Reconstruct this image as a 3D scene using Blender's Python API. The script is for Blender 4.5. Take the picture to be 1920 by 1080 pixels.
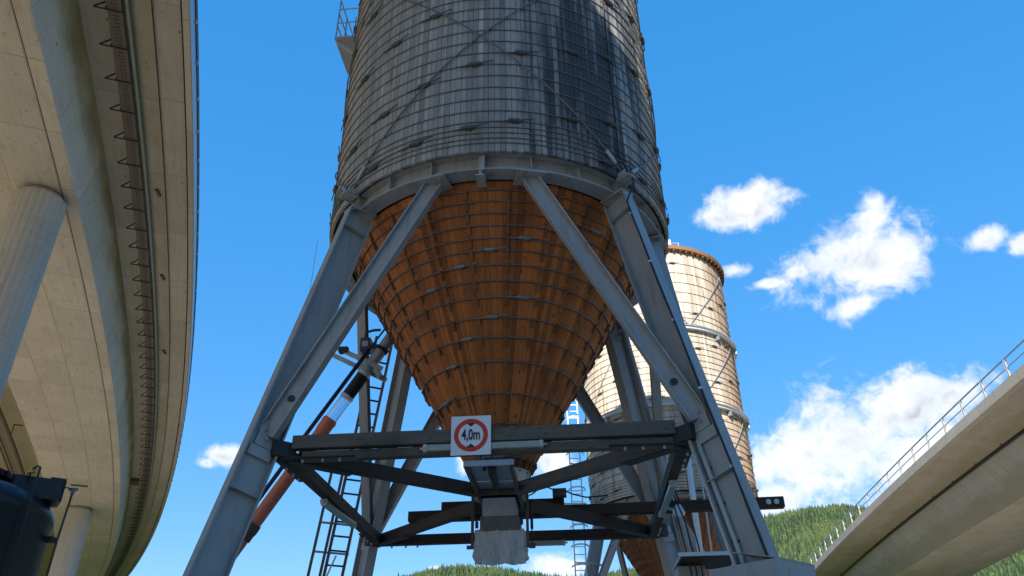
import bpy, math, random
import numpy as np
from mathutils import Vector, Matrix
R = math.radians
rnd = random.Random(7)
for o in list(bpy.data.objects): bpy.data.objects.remove(o)
scn = bpy.context.scene
COL = scn.collection

# ------------------------------------------------------------------ camera
CAMZ = 1.6
PITCH, ROLL = R(30.3), -0.0137
cd = bpy.data.cameras.new('camera'); cam = bpy.data.objects.new('camera', cd); COL.objects.link(cam)
cd.sensor_width = 36.0; cd.lens = 27.0; cd.clip_start = 0.1; cd.clip_end = 9000
F = Vector((0, math.cos(PITCH), math.sin(PITCH))); U0 = Vector((0, -math.sin(PITCH), math.cos(PITCH))); R0 = Vector((1, 0, 0))
RV = R0*math.cos(ROLL) + U0*math.sin(ROLL); UV_ = -R0*math.sin(ROLL) + U0*math.cos(ROLL)
M = Matrix((RV, UV_, -F)).transposed().to_4x4(); M.translation = (0, 0, CAMZ)
cam.matrix_world = M
scn.camera = cam

# ------------------------------------------------------------------ sun, sky, exposure
SUN_EL, SUN_AZ = R(28.9), R(197.8)       # azimuth clockwise from +Y
sdir = Vector((math.sin(SUN_AZ)*math.cos(SUN_EL), math.cos(SUN_AZ)*math.cos(SUN_EL), math.sin(SUN_EL)))
sl = bpy.data.lights.new('sun', 'SUN'); so = bpy.data.objects.new('sun', sl); COL.objects.link(so)
sl.energy = 3.9; sl.angle = R(0.5); sl.color = (1.0, 0.92, 0.80)
so.rotation_euler = sdir.to_track_quat('Z', 'Y').to_euler()
scn.view_settings.view_transform = 'Standard'; scn.view_settings.look = 'None'
scn.view_settings.exposure = 1.35; scn.view_settings.gamma = 1.0
scn.view_settings.use_curve_mapping = False
SKY_STRENGTH = 0.15

class NT:
    """small node helper"""
    def __init__(s, tree): s.t = tree; s.n = tree.nodes; s.l = tree.links
    def new(s, typ, **kw):
        nd = s.n.new(typ)
        for k, v in kw.items():
            if k.startswith('i_'):
                key = k[2:]; key = int(key) if key.isdigit() else key.replace('_', ' ')
                s.put(nd.inputs[key], v)
            else: setattr(nd, k, v)
        return nd
    def put(s, sock, v):
        if isinstance(v, bpy.types.NodeSocket): s.l.new(v, sock)
        elif v is not None: sock.default_value = v
    def math(s, op, a, b=None, c=None, clamp=False):
        nd = s.n.new('ShaderNodeMath'); nd.operation = op; nd.use_clamp = clamp
        for i, v in enumerate((a, b, c)):
            if v is not None: s.put(nd.inputs[i], v)
        return nd.outputs[0]
    def vmath(s, op, a, b=None):
        nd = s.n.new('ShaderNodeVectorMath'); nd.operation = op
        s.put(nd.inputs[0], a)
        if b is not None: s.put(nd.inputs[1], b)
        return nd.outputs['Value'] if op in ('DOT_PRODUCT', 'LENGTH') else nd.outputs[0]
    def mix(s, f, a, b, blend='MIX'):
        nd = s.n.new('ShaderNodeMix'); nd.data_type = 'RGBA'; nd.blend_type = blend
        s.put(nd.inputs['Factor'], f)
        for k, v in ((6, a), (7, b)):
            s.put(nd.inputs[k], (tuple(v)+(1,)) if isinstance(v, tuple) and len(v) == 3 else v)
        return nd.outputs[2]
    def ss(s, v, lo, hi, a=0.0, b=1.0):
        nd = s.n.new('ShaderNodeMapRange'); nd.interpolation_type = 'SMOOTHSTEP'
        s.put(nd.inputs[0], v)
        for i, q in enumerate((lo, hi, a, b)): nd.inputs[i+1].default_value = q
        return nd.outputs[0]
    def noise(s, vec, scale, detail=4, rough=0.55, dist=0.0):
        nd = s.n.new('ShaderNodeTexNoise'); s.put(nd.inputs['Vector'], vec)
        nd.inputs['Scale'].default_value = scale; nd.inputs['Detail'].default_value = detail
        nd.inputs['Roughness'].default_value = rough; nd.inputs['Distortion'].default_value = dist
        return nd.outputs['Fac']
    def scale(s, vec, sc):
        nd = s.n.new('ShaderNodeMapping'); s.put(nd.inputs['Vector'], vec); nd.inputs['Scale'].default_value = sc
        return nd.outputs[0]
    def sep(s, vec):
        nd = s.n.new('ShaderNodeSeparateXYZ'); s.put(nd.inputs[0], vec); return nd.outputs

world = bpy.data.worlds.new('World'); scn.world = world; world.use_nodes = True
w = NT(world.node_tree); w.n.clear()
sky = w.new('ShaderNodeTexSky', sky_type='NISHITA', sun_disc=False, sun_elevation=SUN_EL, sun_rotation=SUN_AZ,
            altitude=1500, air_density=1.0, dust_density=0.0, ozone_density=3.0)
hs = w.new('ShaderNodeHueSaturation', i_Hue=.510, i_Saturation=2.86, i_Value=1.74, i_Color=w.new('ShaderNodeGamma', i_Color=sky.outputs[0], i_Gamma=.30).outputs[0])
bg = w.new('ShaderNodeBackground', i_Color=hs.outputs[0], i_Strength=SKY_STRENGTH)
tcw = w.new('ShaderNodeTexCoord'); D_ = tcw.outputs['Generated']
# fair-weather cumulus, (azimuth, elevation, half width, half height) in degrees
CLOUDS = [(20.7,34.3,2.5,1.1),(22.4,34.9,1.5,0.9),(18.6,34.0,1.3,0.8),
 (28.0,28.8,3.8,2.2),(30.6,28.4,2.5,1.7),(26.1,28.9,2.6,1.5),(29.8,31.4,1.2,1.0),(27.0,25.9,1.3,0.8),(23.7,29.0,1.1,0.6),
 (36.2,27.9,1.0,0.65),(38.7,27.0,0.9,0.6),(18.8,30.0,0.9,0.5),(21.1,28.7,0.9,0.3),
 (28.3,18.3,3.6,2.2),(25.2,17.0,4.9,3.1),(20.9,16.8,2.9,2.2),(31.5,18.8,1.7,1.3),(18.6,16.2,1.7,1.6),(19.0,13.9,2.5,1.5),(28.3,15.8,3.5,2.3),
 (-21.3,17.0,1.2,0.6),(-22.3,16.5,0.7,0.35),(-3.4,17.6,0.9,1.1),(3.1,17.5,1.3,1.1),(2.8,10.3,2.2,0.9),(-5.7,10.25,0.5,0.25)]
crng = random.Random(31)
for k in range(7):
    a = 55 + crng.random()*250; e = 10 + crng.random()*28; s_ = 1.0 + crng.random()*2.6
    CLOUDS += [(a, e, s_*1.4, s_*.7), (a+s_*.9, e+s_*.3, s_*.9, s_*.55)]
fld = None
for (a, e, rx, ry) in CLOUDS:
    a, e, rx, ry = R(a), R(e), R(rx)*1.55, R(ry)*1.55
    c = Vector((math.sin(a)*math.cos(e), math.cos(a)*math.cos(e), math.sin(e)))
    rt = Vector((math.cos(a), -math.sin(a), 0)); up = rt.cross(c)
    x = w.vmath('DOT_PRODUCT', D_, tuple(rt/rx)); y = w.vmath('DOT_PRODUCT', D_, tuple(up/ry))
    q = w.math('MULTIPLY_ADD', y, y, w.math('MULTIPLY', x, x))
    f_ = w.math('SUBTRACT', 1.0, w.math('SQRT', q))
    f_ = w.math('MINIMUM', f_, w.math('MULTIPLY_ADD', w.vmath('DOT_PRODUCT', D_, tuple(c)), 50.0, -20.0))
    fld = f_ if fld is None else w.math('SMOOTH_MAX', fld, f_, 0.25)
fld = w.math('MAXIMUM', fld, -1.2)
dw = w.vmath('ADD', D_, w.vmath('SCALE', w.vmath('SUBTRACT', w.new('ShaderNodeTexNoise', i_Vector=D_, i_Scale=22.0, i_Detail=3.0).outputs['Color'], (.5, .5, .5))))
dw.node.inputs[1].links[0].from_node.inputs['Scale'].default_value = 0.05
n1 = w.noise(dw, 17, 7, 0.56); n2 = w.noise(dw, 60, 5, 0.6); ns = w.noise(dw, 17, 4, 0.5)
d0 = w.math('MULTIPLY_ADD', w.math('SUBTRACT', n1, 0.5), 5.2, w.math('MULTIPLY', fld, 2.5))
d0 = w.math('MULTIPLY_ADD', w.math('SUBTRACT', n2, 0.5), 2.0, d0)
alpha = w.ss(d0, -0.1, 1.9)
alpha = w.math('MULTIPLY', alpha, 0.97)
up_off = w.vmath('ADD', dw, tuple(Vector((-0.010, 0.0, 0.016))))
n1u = w.noise(up_off, 17, 4, 0.5)
rel = w.math('MULTIPLY_ADD', w.math('SUBTRACT', ns, n1u), 3.6, 0.60, clamp=True)
thick = w.ss(d0, 0.9, 2.6)
shade = w.math('MULTIPLY', thick, w.math('SUBTRACT', 1.0, rel))
ccol = w.mix(shade, (0.78, 0.80, 0.83), (0.42, 0.455, 0.52))
bgc = w.new('ShaderNodeBackground', i_Color=ccol, i_Strength=0.55)
mx = w.new('ShaderNodeMixShader', i_0=alpha, i_1=bg.outputs[0], i_2=bgc.outputs[0])
wo = w.new('ShaderNodeOutputWorld'); w.l.new(mx.outputs[0], wo.inputs[0])
world.cycles.sampling_method = 'MANUAL'; world.cycles.sample_map_resolution = 512

# ------------------------------------------------------------------ materials
MATS = {}
def mat(name, build):
    m = bpy.data.materials.new(name); m.use_nodes = True
    t = NT(m.node_tree); t.n.clear()
    b = t.new('ShaderNodeBsdfPrincipled'); o = t.new('ShaderNodeOutputMaterial'); t.l.new(b.outputs[0], o.inputs[0])
    build(t, b); MATS[name] = m; return m
def bump(t, b, h, strength=0.3, dist=0.02):
    nd = t.new('ShaderNodeBump', i_Height=h, i_Strength=strength, i_Distance=dist); t.l.new(nd.outputs[0], b.inputs['Normal'])
def plain(name, col, rough=0.6, metal=0.0, var=0.18, sc=3.0, grime=0.0, gcol=(0.06, 0.05, 0.04), bmp=0.05):
    def f(t, b):
        g = t.new('ShaderNodeNewGeometry'); p = g.outputs['Position']
        n = t.noise(p, sc, 5, 0.6); n2 = t.noise(p, sc*9, 3)
        c = t.mix(n, tuple(x*(1-var) for x in col), tuple(min(1, x*(1+var)) for x in col))
        if grime:
            st = t.noise(t.scale(p, (6, 6, .7)), 1.2, 6, .65)
            c = t.mix(t.math('MULTIPLY', t.ss(st, .5, .72), grime), c, gcol)
        t.l.new(c, b.inputs['Base Color']); b.inputs['Metallic'].default_value = metal
        t.l.new(t.math('MULTIPLY_ADD', n2, 0.25, rough-.12), b.inputs['Roughness'])
        if bmp: bump(t, b, n2, bmp, 0.01)
    return mat(name, f)

def wood_wall(name, c1, c2, stain, brown, cx, cy, side=None, staincx=None, attr=False, streak=0.5, stain_amt=0.9):
    """weathered upright boards; stain = colour of water-blackened areas; brown = less weathered colour round the sides"""
    def f(t, b):
        g = t.new('ShaderNodeNewGeometry'); p = g.outputs['Position']
        if attr: rv = t.new('ShaderNodeAttribute', attribute_name='board').outputs['Fac']
        else: rv = t.new('ShaderNodeObjectInfo').outputs['Random']
        off = t.new('ShaderNodeCombineXYZ', i_X=t.math('MULTIPLY', rv, 40.0), i_Y=t.math('MULTIPLY', rv, 17.0), i_Z=t.math('MULTIPLY', rv, 23.0)).outputs[0]
        pv = t.vmath('ADD', p, off)
        grain = t.noise(t.scale(pv, (28, 28, 1.6)), 1.0, 6, .65)
        blot = t.noise(t.scale(p, (1.3, 1.3, .22)), 1.0, 6, .62)
        c = t.mix(grain, c1, c2)
        br = t.math('MULTIPLY_ADD', rv, 0.40, 0.76)
        c = t.mix(1.0, c, t.new('ShaderNodeCombineColor', i_0=br, i_1=br, i_2=br).outputs[0], 'MULTIPLY')
        x, y, z = t.sep(p)
        # less weathered wood on the flanks, near silo's also lightened to show as sunlit
        if brown:
            sd = t.math('ABSOLUTE', t.math('SUBTRACT', x, cx)) if side is None else t.math('SUBTRACT', x, cx)
            lo, hi = (2.75, 3.35) if side is None else side
            mk = t.math('MULTIPLY', t.ss(t.math('MULTIPLY_ADD', t.math('SUBTRACT', blot, .5), .8, sd), lo, hi), .85)
            c = t.mix(mk, c, brown)
        # blackened water runs with their own outline
        st = t.noise(t.scale(pv, (2.2, 2.2, .22)), 1.0, 7, .66)
        sfull = t.math('MULTIPLY_ADD', blot, .45, t.math('MULTIPLY', st, .62))
        if staincx is not None:
            dx = t.math('ABSOLUTE', t.math('SUBTRACT', x, staincx))
            sfull = t.math('ADD', sfull, t.ss(dx, .2, 2.0, .13, -.07))
        smk = t.math('MULTIPLY', t.ss(sfull, .53, .68), stain_amt)
        c = t.mix(smk, c, stain)
        fine = t.noise(t.scale(pv, (9, 9, .5)), 1.0, 5, .7)
        c = t.mix(t.math('MULTIPLY', t.ss(fine, .52, .72), streak), c, stain)
        pale = t.ss(t.noise(t.scale(pv, (4, 4, .35)), 1.0, 4), .58, .75)
        c = t.mix(t.math('MULTIPLY', pale, .35), c, tuple(min(1, q*1.7) for q in c2))
        t.l.new(c, b.inputs['Base Color']); b.inputs['Roughness'].default_value = .85
        b.inputs['Specular IOR Level'].default_value = .25
        bump(t, b, t.math('ADD', grain, fine), .35, .01)
    return mat(name, f)

def board(name, ca, cb, dark, knots=True, axis='Z', var=.5, kscale=.62):
    """planed boards with grain along the given object axis and knots"""
    def f(t, b):
        tc = t.new('ShaderNodeTexCoord'); p = tc.outputs['Object']; rv = t.new('ShaderNodeObjectInfo').outputs['Random']
        off = t.new('ShaderNodeCombineXYZ', i_X=t.math('MULTIPLY', rv, 31.0), i_Y=t.math('MULTIPLY', rv, 11.0), i_Z=t.math('MULTIPLY', rv, 57.0)).outputs[0]
        pv = t.vmath('ADD', p, off)
        sc = {'Z': (22, 22, 1.1), 'X': (1.1, 22, 22), 'Y': (22, 1.1, 22)}[axis]
        ks = {'Z': (9, 9, 2.6), 'X': (2.6, 9, 9), 'Y': (9, 2.6, 9)}[axis]
        gr = t.noise(t.scale(pv, sc), 1.0, 6, .65, .3)
        c = t.mix(gr, ca, cb)
        br = t.math('MULTIPLY_ADD', rv, var, 1-var*.55)
        c = t.mix(1.0, c, t.new('ShaderNodeCombineColor', i_0=br, i_1=br, i_2=br).outputs[0], 'MULTIPLY')
        if knots:
            v = t.new('ShaderNodeTexVoronoi', i_Vector=t.scale(pv, ks), i_Scale=kscale); v.inputs['Randomness'].default_value = 1
            c = t.mix(t.math('MULTIPLY', t.ss(v.outputs['Distance'], .16, .09), .8), c, dark)
        bl = t.noise(t.new('ShaderNodeNewGeometry').outputs['Position'], 1.1, 5, .6)
        c = t.mix(t.math('MULTIPLY', t.ss(bl, .48, .72), .55), c, dark)
        fs = t.noise(t.scale(pv, tuple(q*.45 for q in sc)), 1.0, 4, .7)
        c = t.mix(t.math('MULTIPLY', t.ss(fs, .56, .74), .5), c, dark)
        t.l.new(c, b.inputs['Base Color']); b.inputs['Roughness'].default_value = .72
        b.inputs['Specular IOR Level'].default_value = .3
        bump(t, b, gr, .25, .01)
    return mat(name, f)

def concrete(name, col, seams=(2.5, 1.6), algae=0.0, dirt=.5, drip=False, ties=0.0):
    def f(t, b):
        g = t.new('ShaderNodeNewGeometry'); p = g.outputs['Position']; uv = t.new('ShaderNodeUVMap', uv_map='UVMap').outputs[0]
        n = t.noise(p, .55, 7, .62); n2 = t.noise(p, 9, 4, .6); n3 = t.noise(t.scale(uv, (4.5, .55, 1) if drip else (1.2, 4.0, 1)), 1.0, 6, .65)
        brd = t.noise(t.scale(uv, (.25, 9.0, 1)), 1.0, 3, .5)
        c = t.mix(n, tuple(x*.78 for x in col), tuple(x*1.18 for x in col))
        c = t.mix(t.math('MULTIPLY', n2, .35), c, tuple(x*.6 for x in col))
        c = t.mix(t.math('MULTIPLY', t.ss(n3, .52, .75), dirt), c, tuple(x*.42 for x in col))
        if seams:
            wv = t.vmath('ADD', uv, t.vmath('SCALE', t.new('ShaderNodeTexNoise', i_Vector=p, i_Scale=1.5).outputs['Color']))
            wv.node.inputs[1].links[0].from_node.inputs['Scale'].default_value = .03
            br = t.new('ShaderNodeTexBrick', i_Vector=wv, i_Scale=1.0, i_Mortar_Size=.018, i_Mortar_Smooth=.3, i_Brick_Width=seams[0], i_Row_Height=seams[1],
                       i_Color1=(.0, 0, 0, 1), i_Color2=(1, 1, 1, 1), i_Mortar=(.5, .5, .5, 1)); br.offset = 0.0
            pn = t.mix(.07, c, br.outputs['Color'], 'OVERLAY')
            c = t.mix(t.math('MULTIPLY', br.outputs['Fac'], t.ss(n, .3, .6, .25, .75)), pn, tuple(x*.35 for x in col))
            bump(t, b, t.math('MULTIPLY_ADD', br.outputs['Fac'], -1.5, t.math('ADD', n2, n)), .35, .02)
        else: bump(t, b, t.math('ADD', n2, n), .3, .02)
        c = t.mix(t.math('MULTIPLY', t.ss(brd, .5, .62), .16), c, tuple(x*.55 for x in col))
        if ties:
            fr = t.vmath('FRACTION', t.vmath('DIVIDE', uv, (1.5, .75, 1.0))); dd = t.vmath('LENGTH', t.vmath('MULTIPLY', t.vmath('SUBTRACT', fr, (.5, .5, .0)), (1.5, .75, 0.0)))
            c = t.mix(t.math('MULTIPLY', t.ss(dd, .035, .022), ties), c, (.05, .043, .035))
        if algae:
            u, v, _ = t.sep(uv)
            a = t.math('MULTIPLY_ADD', t.math('SUBTRACT', t.noise(t.scale(uv, (.35, 1.1, 1)), 1.0, 6, .6), .5), 2.6, v)
            c = t.mix(t.math('MULTIPLY', t.ss(a, .8, 2.1), algae), c, (.20, .165, .055))
            vo = t.new('ShaderNodeTexVoronoi', i_Vector=t.scale(uv, (1.1, 2.2, 1)), i_Scale=1.0)
            c = t.mix(t.math('MULTIPLY', t.ss(vo.outputs['Distance'], .10, .04), .7), c, (.05, .045, .04))
        t.l.new(c, b.inputs['Base Color']); b.inputs['Roughness'].default_value = .88
        b.inputs['Specular IOR Level'].default_value = .25
    return mat(name, f)

SX, SY = -0.2502, 13.5977       # near silo axis
S2X, S2Y = 6.75, 33.0           # far silo axis
m_wall = wood_wall('weathered_grey_boards', (.185, .185, .18), (.44, .43, .41), (.042, .046, .058), (.50, .35, .21), SX, SY, staincx=SX+1.75)  # flank brown also lightened to bring out the sunlit edge
m_wall2 = wood_wall('bleached_boards', (.48, .40, .31), (.66, .58, .47), (.10, .085, .07), (.42, .25, .13), S2X, S2Y, side=(1.6, 3.2), attr=True, streak=.5, stain_amt=.6)
m_funnel = board('orange_fir_boards', (.29, .088, .023), (.48, .152, .040), (.10, .034, .014), var=.75)
m_cleat = board('cleat_wood', (.17, .075, .03), (.27, .12, .05), (.08, .04, .02), knots=False)
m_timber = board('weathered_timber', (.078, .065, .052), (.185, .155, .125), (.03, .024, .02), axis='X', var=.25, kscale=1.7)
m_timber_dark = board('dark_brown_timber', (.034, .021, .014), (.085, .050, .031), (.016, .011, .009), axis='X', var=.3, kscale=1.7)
m_steel = plain('grey_painted_steel', (.35, .345, .34), .5, .1, .16, 1.2, grime=.45, gcol=(.17, .13, .10))
m_steel_dark = plain('dark_steel', (.026, .025, .026), .65, .0, .2, 4)
m_galv = plain('galvanised_steel', (.42, .44, .46), .42, .6, .25, 7)
m_galv_bright = plain('bright_galvanised_steel', (.60, .61, .62), .45, .35, .15, 7)
m_wire = plain('hoop_wire', (.17, .165, .16), .5, .55, .2, 6)
m_rust = plain('rusty_brown_steel', (.12, .075, .055), .65, .2, .3, 5, grime=.4)
m_black = plain('black_cable', (.014, .014, .017), .55, 0, .2, 8)
m_blackhose = plain('black_rubber', (.016, .016, .017), .6, 0, .25, 8)
m_navy = plain('dark_blue_hose', (.012, .018, .055), .5, 0, .2, 5)
m_tank = plain('black_polyethylene', (.007, .008, .012), .42, 0, .2, 2, grime=.3, gcol=(.03, .035, .045), bmp=.08)
m_orange = plain('orange_pipe_plastic', (.62, .17, .085), .42, 0, .14, 3, grime=.25, gcol=(.25, .09, .05))
m_bluepaint = plain('blue_enamel', (.03, .06, .14), .45, .1, .2, 6)
m_white = plain('white_enamel', (.72, .73, .75), .4, 0, .04, 4)
m_red = plain('red_film', (.62, .035, .02), .4, 0, .05, 4)
m_ink = plain('black_film', (.012, .012, .018), .4, 0, .05, 4)
m_lampbody = plain('pale_lamp_plastic', (.33, .34, .29), .35, 0, .12, 6, grime=.35, gcol=(.16, .17, .08))
m_pvc = plain('pale_conduit_plastic', (.45, .47, .45), .45, 0, .1, 6)
m_cloth = plain('dirty_white_tarpaulin', (.52, .50, .48), .8, 0, .16, 4, grime=.45, gcol=(.27, .21, .16), bmp=.3)
m_yellow = plain('yellow_plastic', (.55, .38, .03), .45)
m_conc = concrete('viaduct_soffit_concrete', (.50, .435, .34), (3.0, 1.5), ties=.55)
m_web = concrete('viaduct_web_concrete', (.56, .52, .45), (4.2, 9.0), algae=.85, dirt=.45, drip=True)
m_slab = concrete('viaduct_slab_concrete', (.44, .38, .295), (4.0, 5.0), algae=.45)
m_edge = concrete('viaduct_edge_concrete', (.45, .385, .30), (5.0, 9.0), dirt=.6, drip=True)
m_rweb = concrete('viaduct_right_web_concrete', (.42, .39, .34), (5.0, 9.0), algae=.5, dirt=.6, drip=True)
m_col = concrete('column_concrete', (.52, .47, .40), None, dirt=.5, drip=True)
m_asph = plain('asphalt', (.05, .05, .052), .85, 0, .2, 2)
m_yard = plain('yard_gravel', (.48, .42, .33), .95, 0, .2, .6, bmp=.4)
m_grass = plain('meadow_grass', (.075, .10, .03), .95, 0, .3, .2, bmp=.4)
def _glass(t, b):
    g = t.new('ShaderNodeNewGeometry'); n = t.noise(g.outputs['Position'], 5, 5, .6)
    b.inputs['Base Color'].default_value = (.80, .86, .92, 1); b.inputs['Transmission Weight'].default_value = .85
    b.inputs['IOR'].default_value = 1.12; t.l.new(t.math('MULTIPLY_ADD', n, .4, .1), b.inputs['Roughness'])
m_clear = mat('clear_pipe_plastic', _glass)
def _forest(t, b):
    at = t.new('ShaderNodeAttribute', attribute_name='tone').outputs['Fac']
    p = t.new('ShaderNodeNewGeometry').outputs['Position']; big = t.noise(p, .012, 4)
    c = t.mix(at, (.016, .036, .020), (.082, .120, .046))
    c = t.mix(t.math('MULTIPLY', t.ss(big, .45, .65), .6), c, (.095, .122, .042))
    t.l.new(c, b.inputs['Base Color']); b.inputs['Roughness'].default_value = .9; b.inputs['Specular IOR Level'].default_value = .1
m_forest = mat('conifer_needles', _forest)
m_hill = plain('forest_floor', (.035, .05, .018), .95, 0, .3, .02)

# ------------------------------------------------------------------ mesh helpers
class MB:
    def __init__(s): s.v = []; s.f = []; s.mi = []; s.uv = []
    def face(s, idx, m=0, uv=None): s.f.append(idx); s.mi.append(m); s.uv.append(uv)
    def add(s, vs): i = len(s.v); s.v += [tuple(q) for q in vs]; return i
    def box(s, c, size, rot=None, m=0, bev=0.0):
        sx, sy, sz = (q/2 for q in size); c = Vector(c)
        if bev <= 0:
            vs = [Vector((x*sx, y*sy, z*sz)) for z in (-1, 1) for x, y in ((-1, -1), (1, -1), (1, 1), (-1, 1))]
            if rot is not None: vs = [rot @ q for q in vs]
            i = s.add([c+q for q in vs])
            for f in ((3, 2, 1, 0), (4, 5, 6, 7), (0, 1, 5, 4), (1, 2, 6, 5), (2, 3, 7, 6), (3, 0, 4, 7)): s.face([i+k for k in f], m)
        else:
            prof = [(-sx+bev, -sy), (sx-bev, -sy), (sx, -sy+bev), (sx, sy-bev), (sx-bev, sy), (-sx+bev, sy), (-sx, sy-bev), (-sx, -sy+bev)]
            vs = [Vector((x, y, z)) for z in (-sz, sz) for x, y in prof]
            if rot is not None: vs = [rot @ q for q in vs]
            i = s.add([c+q for q in vs]); n = 8
            s.face([i+k for k in range(n)][::-1], m); s.face([i+n+k for k in range(n)], m)
            for k in range(n): s.face([i+k, i+(k+1) % n, i+n+(k+1) % n, i+n+k], m)
        return s
    def beam(s, p0, p1, wd, ht, up=(0, 0, 1), m=0, bev=0.0):
        """box along p0-p1; ht along up, wd across"""
        p0, p1 = Vector(p0), Vector(p1); d = (p1-p0); L = d.length; d.normalize(); up = Vector(up)
        side = d.cross(up).normalized(); up = side.cross(d)
        rot = Matrix((side, up, d)).transposed()
        # columns: x=side, y=up, z=along
        return s.box((p0+p1)/2, (wd, ht, L), rot, m, bev)
    def prism(s, prof, p0, p1, xdir, m=0):
        """extrude closed 2d profile (ccw) from p0 to p1; profile x along xdir"""
        p0, p1 = Vector(p0), Vector(p1); d = (p1-p0).normalized(); x = Vector(xdir); x = (x-d*x.dot(d)).normalized(); y = d.cross(x)
        n = len(prof); i = s.add([p+x*a+y*b for p in (p0, p1) for a, b in prof])
        s.face([i+k for k in range(n)][::-1], m); s.face([i+n+k for k in range(n)], m)
        for k in range(n): s.face([i+k, i+(k+1) % n, i+n+(k+1) % n, i+n+k], m)
        return s
    def ibeam(s, p0, p1, xdir, depth, width, tf=.02, tw=.014, m=0):
        """depth along xdir, flanges at +-depth/2"""
        D, W = depth/2, width/2
        s.prism([(-D, -W), (-D+tf, -W), (-D+tf, W), (-D, W)], p0, p1, xdir, m)
        s.prism([(D-tf, -W), (D, -W), (D, W), (D-tf, W)], p0, p1, xdir, m)
        s.prism([(-D+tf, -tw/2), (D-tf, -tw/2), (D-tf, tw/2), (-D+tf, tw/2)], p0, p1, xdir, m)
        return s
    def tube(s, pts, r, n=10, m=0, caps=True, closed=False):
        pts = [Vector(p) for p in pts]; N = len(pts); rr = r if isinstance(r, (list, tuple)) else [r]*N
        rings = []; prev = None
        for k, p in enumerate(pts):
            if closed: d = (pts[(k+1) % N]-pts[k-1]).normalized()
            else: d = (pts[min(k+1, N-1)]-pts[max(k-1, 0)]).normalized()
            a = (prev if prev is not None else (Vector((0, 0, 1)) if abs(d.z) < .9 else Vector((1, 0, 0))))
            x = (a-d*a.dot(d)).normalized(); prev = x; y = d.cross(x)
            rings.append(s.add([p+(x*math.cos(2*math.pi*j/n)+y*math.sin(2*math.pi*j/n))*rr[k] for j in range(n)]))
        for k in range(N if closed else N-1):
            a, b = rings[k], rings[(k+1) % N]
            for j in range(n): s.face([a+j, a+(j+1) % n, b+(j+1) % n, b+j], m)
        if caps and not closed:
            s.face([rings[0]+j for j in range(n)][::-1], m); s.face([rings[-1]+j for j in range(n)], m)
        return s
    def revolve(s, prof, n=64, m=0, a0=0.0, a1=2*math.pi, closed_prof=False):
        """prof list of (r,z) about the z axis"""
        full = abs(a1-a0-2*math.pi) < 1e-6; K = n if full else n+1; P = len(prof)
        i = s.add([(r*math.sin(a0+(a1-a0)*k/n), -r*math.cos(a0+(a1-a0)*k/n), z) for k in range(K) for r, z in prof])
        for k in range(n):
            k2 = (k+1) % K
            for j in range(P if closed_prof else P-1):
                j2 = (j+1) % P
                s.face([i+k*P+j, i+k2*P+j, i+k2*P+j2, i+k*P+j2], m)
        return s
    def mesh(s, name, mats, smooth=False):
        me = bpy.data.meshes.new(name); me.from_pydata(s.v, [], s.f)
        for mm in (mats if isinstance(mats, (list, tuple)) else [mats]): me.materials.append(mm)
        me.polygons.foreach_set('material_index', s.mi)
        if any(u is not None for u in s.uv):
            l = me.uv_layers.new(name='UVMap'); k = 0
            for f, u in zip(s.f, s.uv):
                for q in range(len(f)):
                    l.data[k].uv = u[q] if u is not None else (0, 0); k += 1
        if smooth: me.polygons.foreach_set('use_smooth', [True]*len(s.f))
        me.update(); return me
    def ob(s, name, mats, parent=None, smooth=False, loc=(0, 0, 0), rotz=0.0):
        return link(name, s.mesh(name, mats, smooth), parent, loc, rotz)
def link(name, me, parent=None, loc=(0, 0, 0), rotz=0.0):
    o = bpy.data.objects.new(name, me); COL.objects.link(o); o.parent = parent; o.location = loc; o.rotation_euler = (0, 0, rotz); return o
def thing(name, label, cat, loc=(0, 0, 0), rotz=0.0, group=None):
    o = bpy.data.objects.new(name, None); COL.objects.link(o); o.location = loc; o.rotation_euler = (0, 0, rotz)
    o.empty_display_size = .3
    return tag(o, label, cat, group)
def tag(o, label=None, cat=None, group=None, kind=None):
    for k, v in (('label', label), ('category', cat), ('group', group), ('kind', kind)):
        if v: o[k] = v
    return o
def smooth_by_angle(o, deg=35):
    me = o.data; me.polygons.foreach_set('use_smooth', [True]*len(me.polygons))
    try: me.set_sharp_from_angle(angle=R(deg))
    except Exception: pass
    return o
def pol(r, a, z=0.0): return (r*math.sin(a), -r*math.cos(a), z)   # angle from local -Y, positive to +X

# ------------------------------------------------------------------ ground and hills
tag(MB().revolve([(0.0, -.02), (60, -.02), (300, -.02), (2600, -.02)], 64).ob('ground', m_grass), kind='structure')
y_ = MB(); i = y_.add([(-60, -60, 0), (45, -60, 0), (45, 75, 0), (-60, 75, 0)]); y_.face([i, i+1, i+2, i+3]); tag(y_.ob('yard', m_yard), kind='structure')
HP = [(-180, 6.5), (-120, 7.5), (-70, 7), (-41.6, 6.0), (-22, 8.4), (-10, 9.0), (-7.4, 9.5), (-6.3, 9.8), (-4.06, 10.15), (-1.4, 10.0), (1.2, 9.6), (3.5, 9.2), (5.35, 9.3), (7.2, 9.55), (10.6, 9.9),
      (14, 11.3), (16.4, 12.15), (17.6, 12.5), (20.1, 12.8), (22.2, 12.9), (23.5, 12.7), (25, 12.25), (28, 11.4), (32.8, 10.2), (41.6, 8.2), (70, 7), (120, 8), (180, 6.5)]
HA = np.array([q[0] for q in HP]); HE = np.array([q[1] for q in HP])
RIDGE = 1500.0
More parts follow.
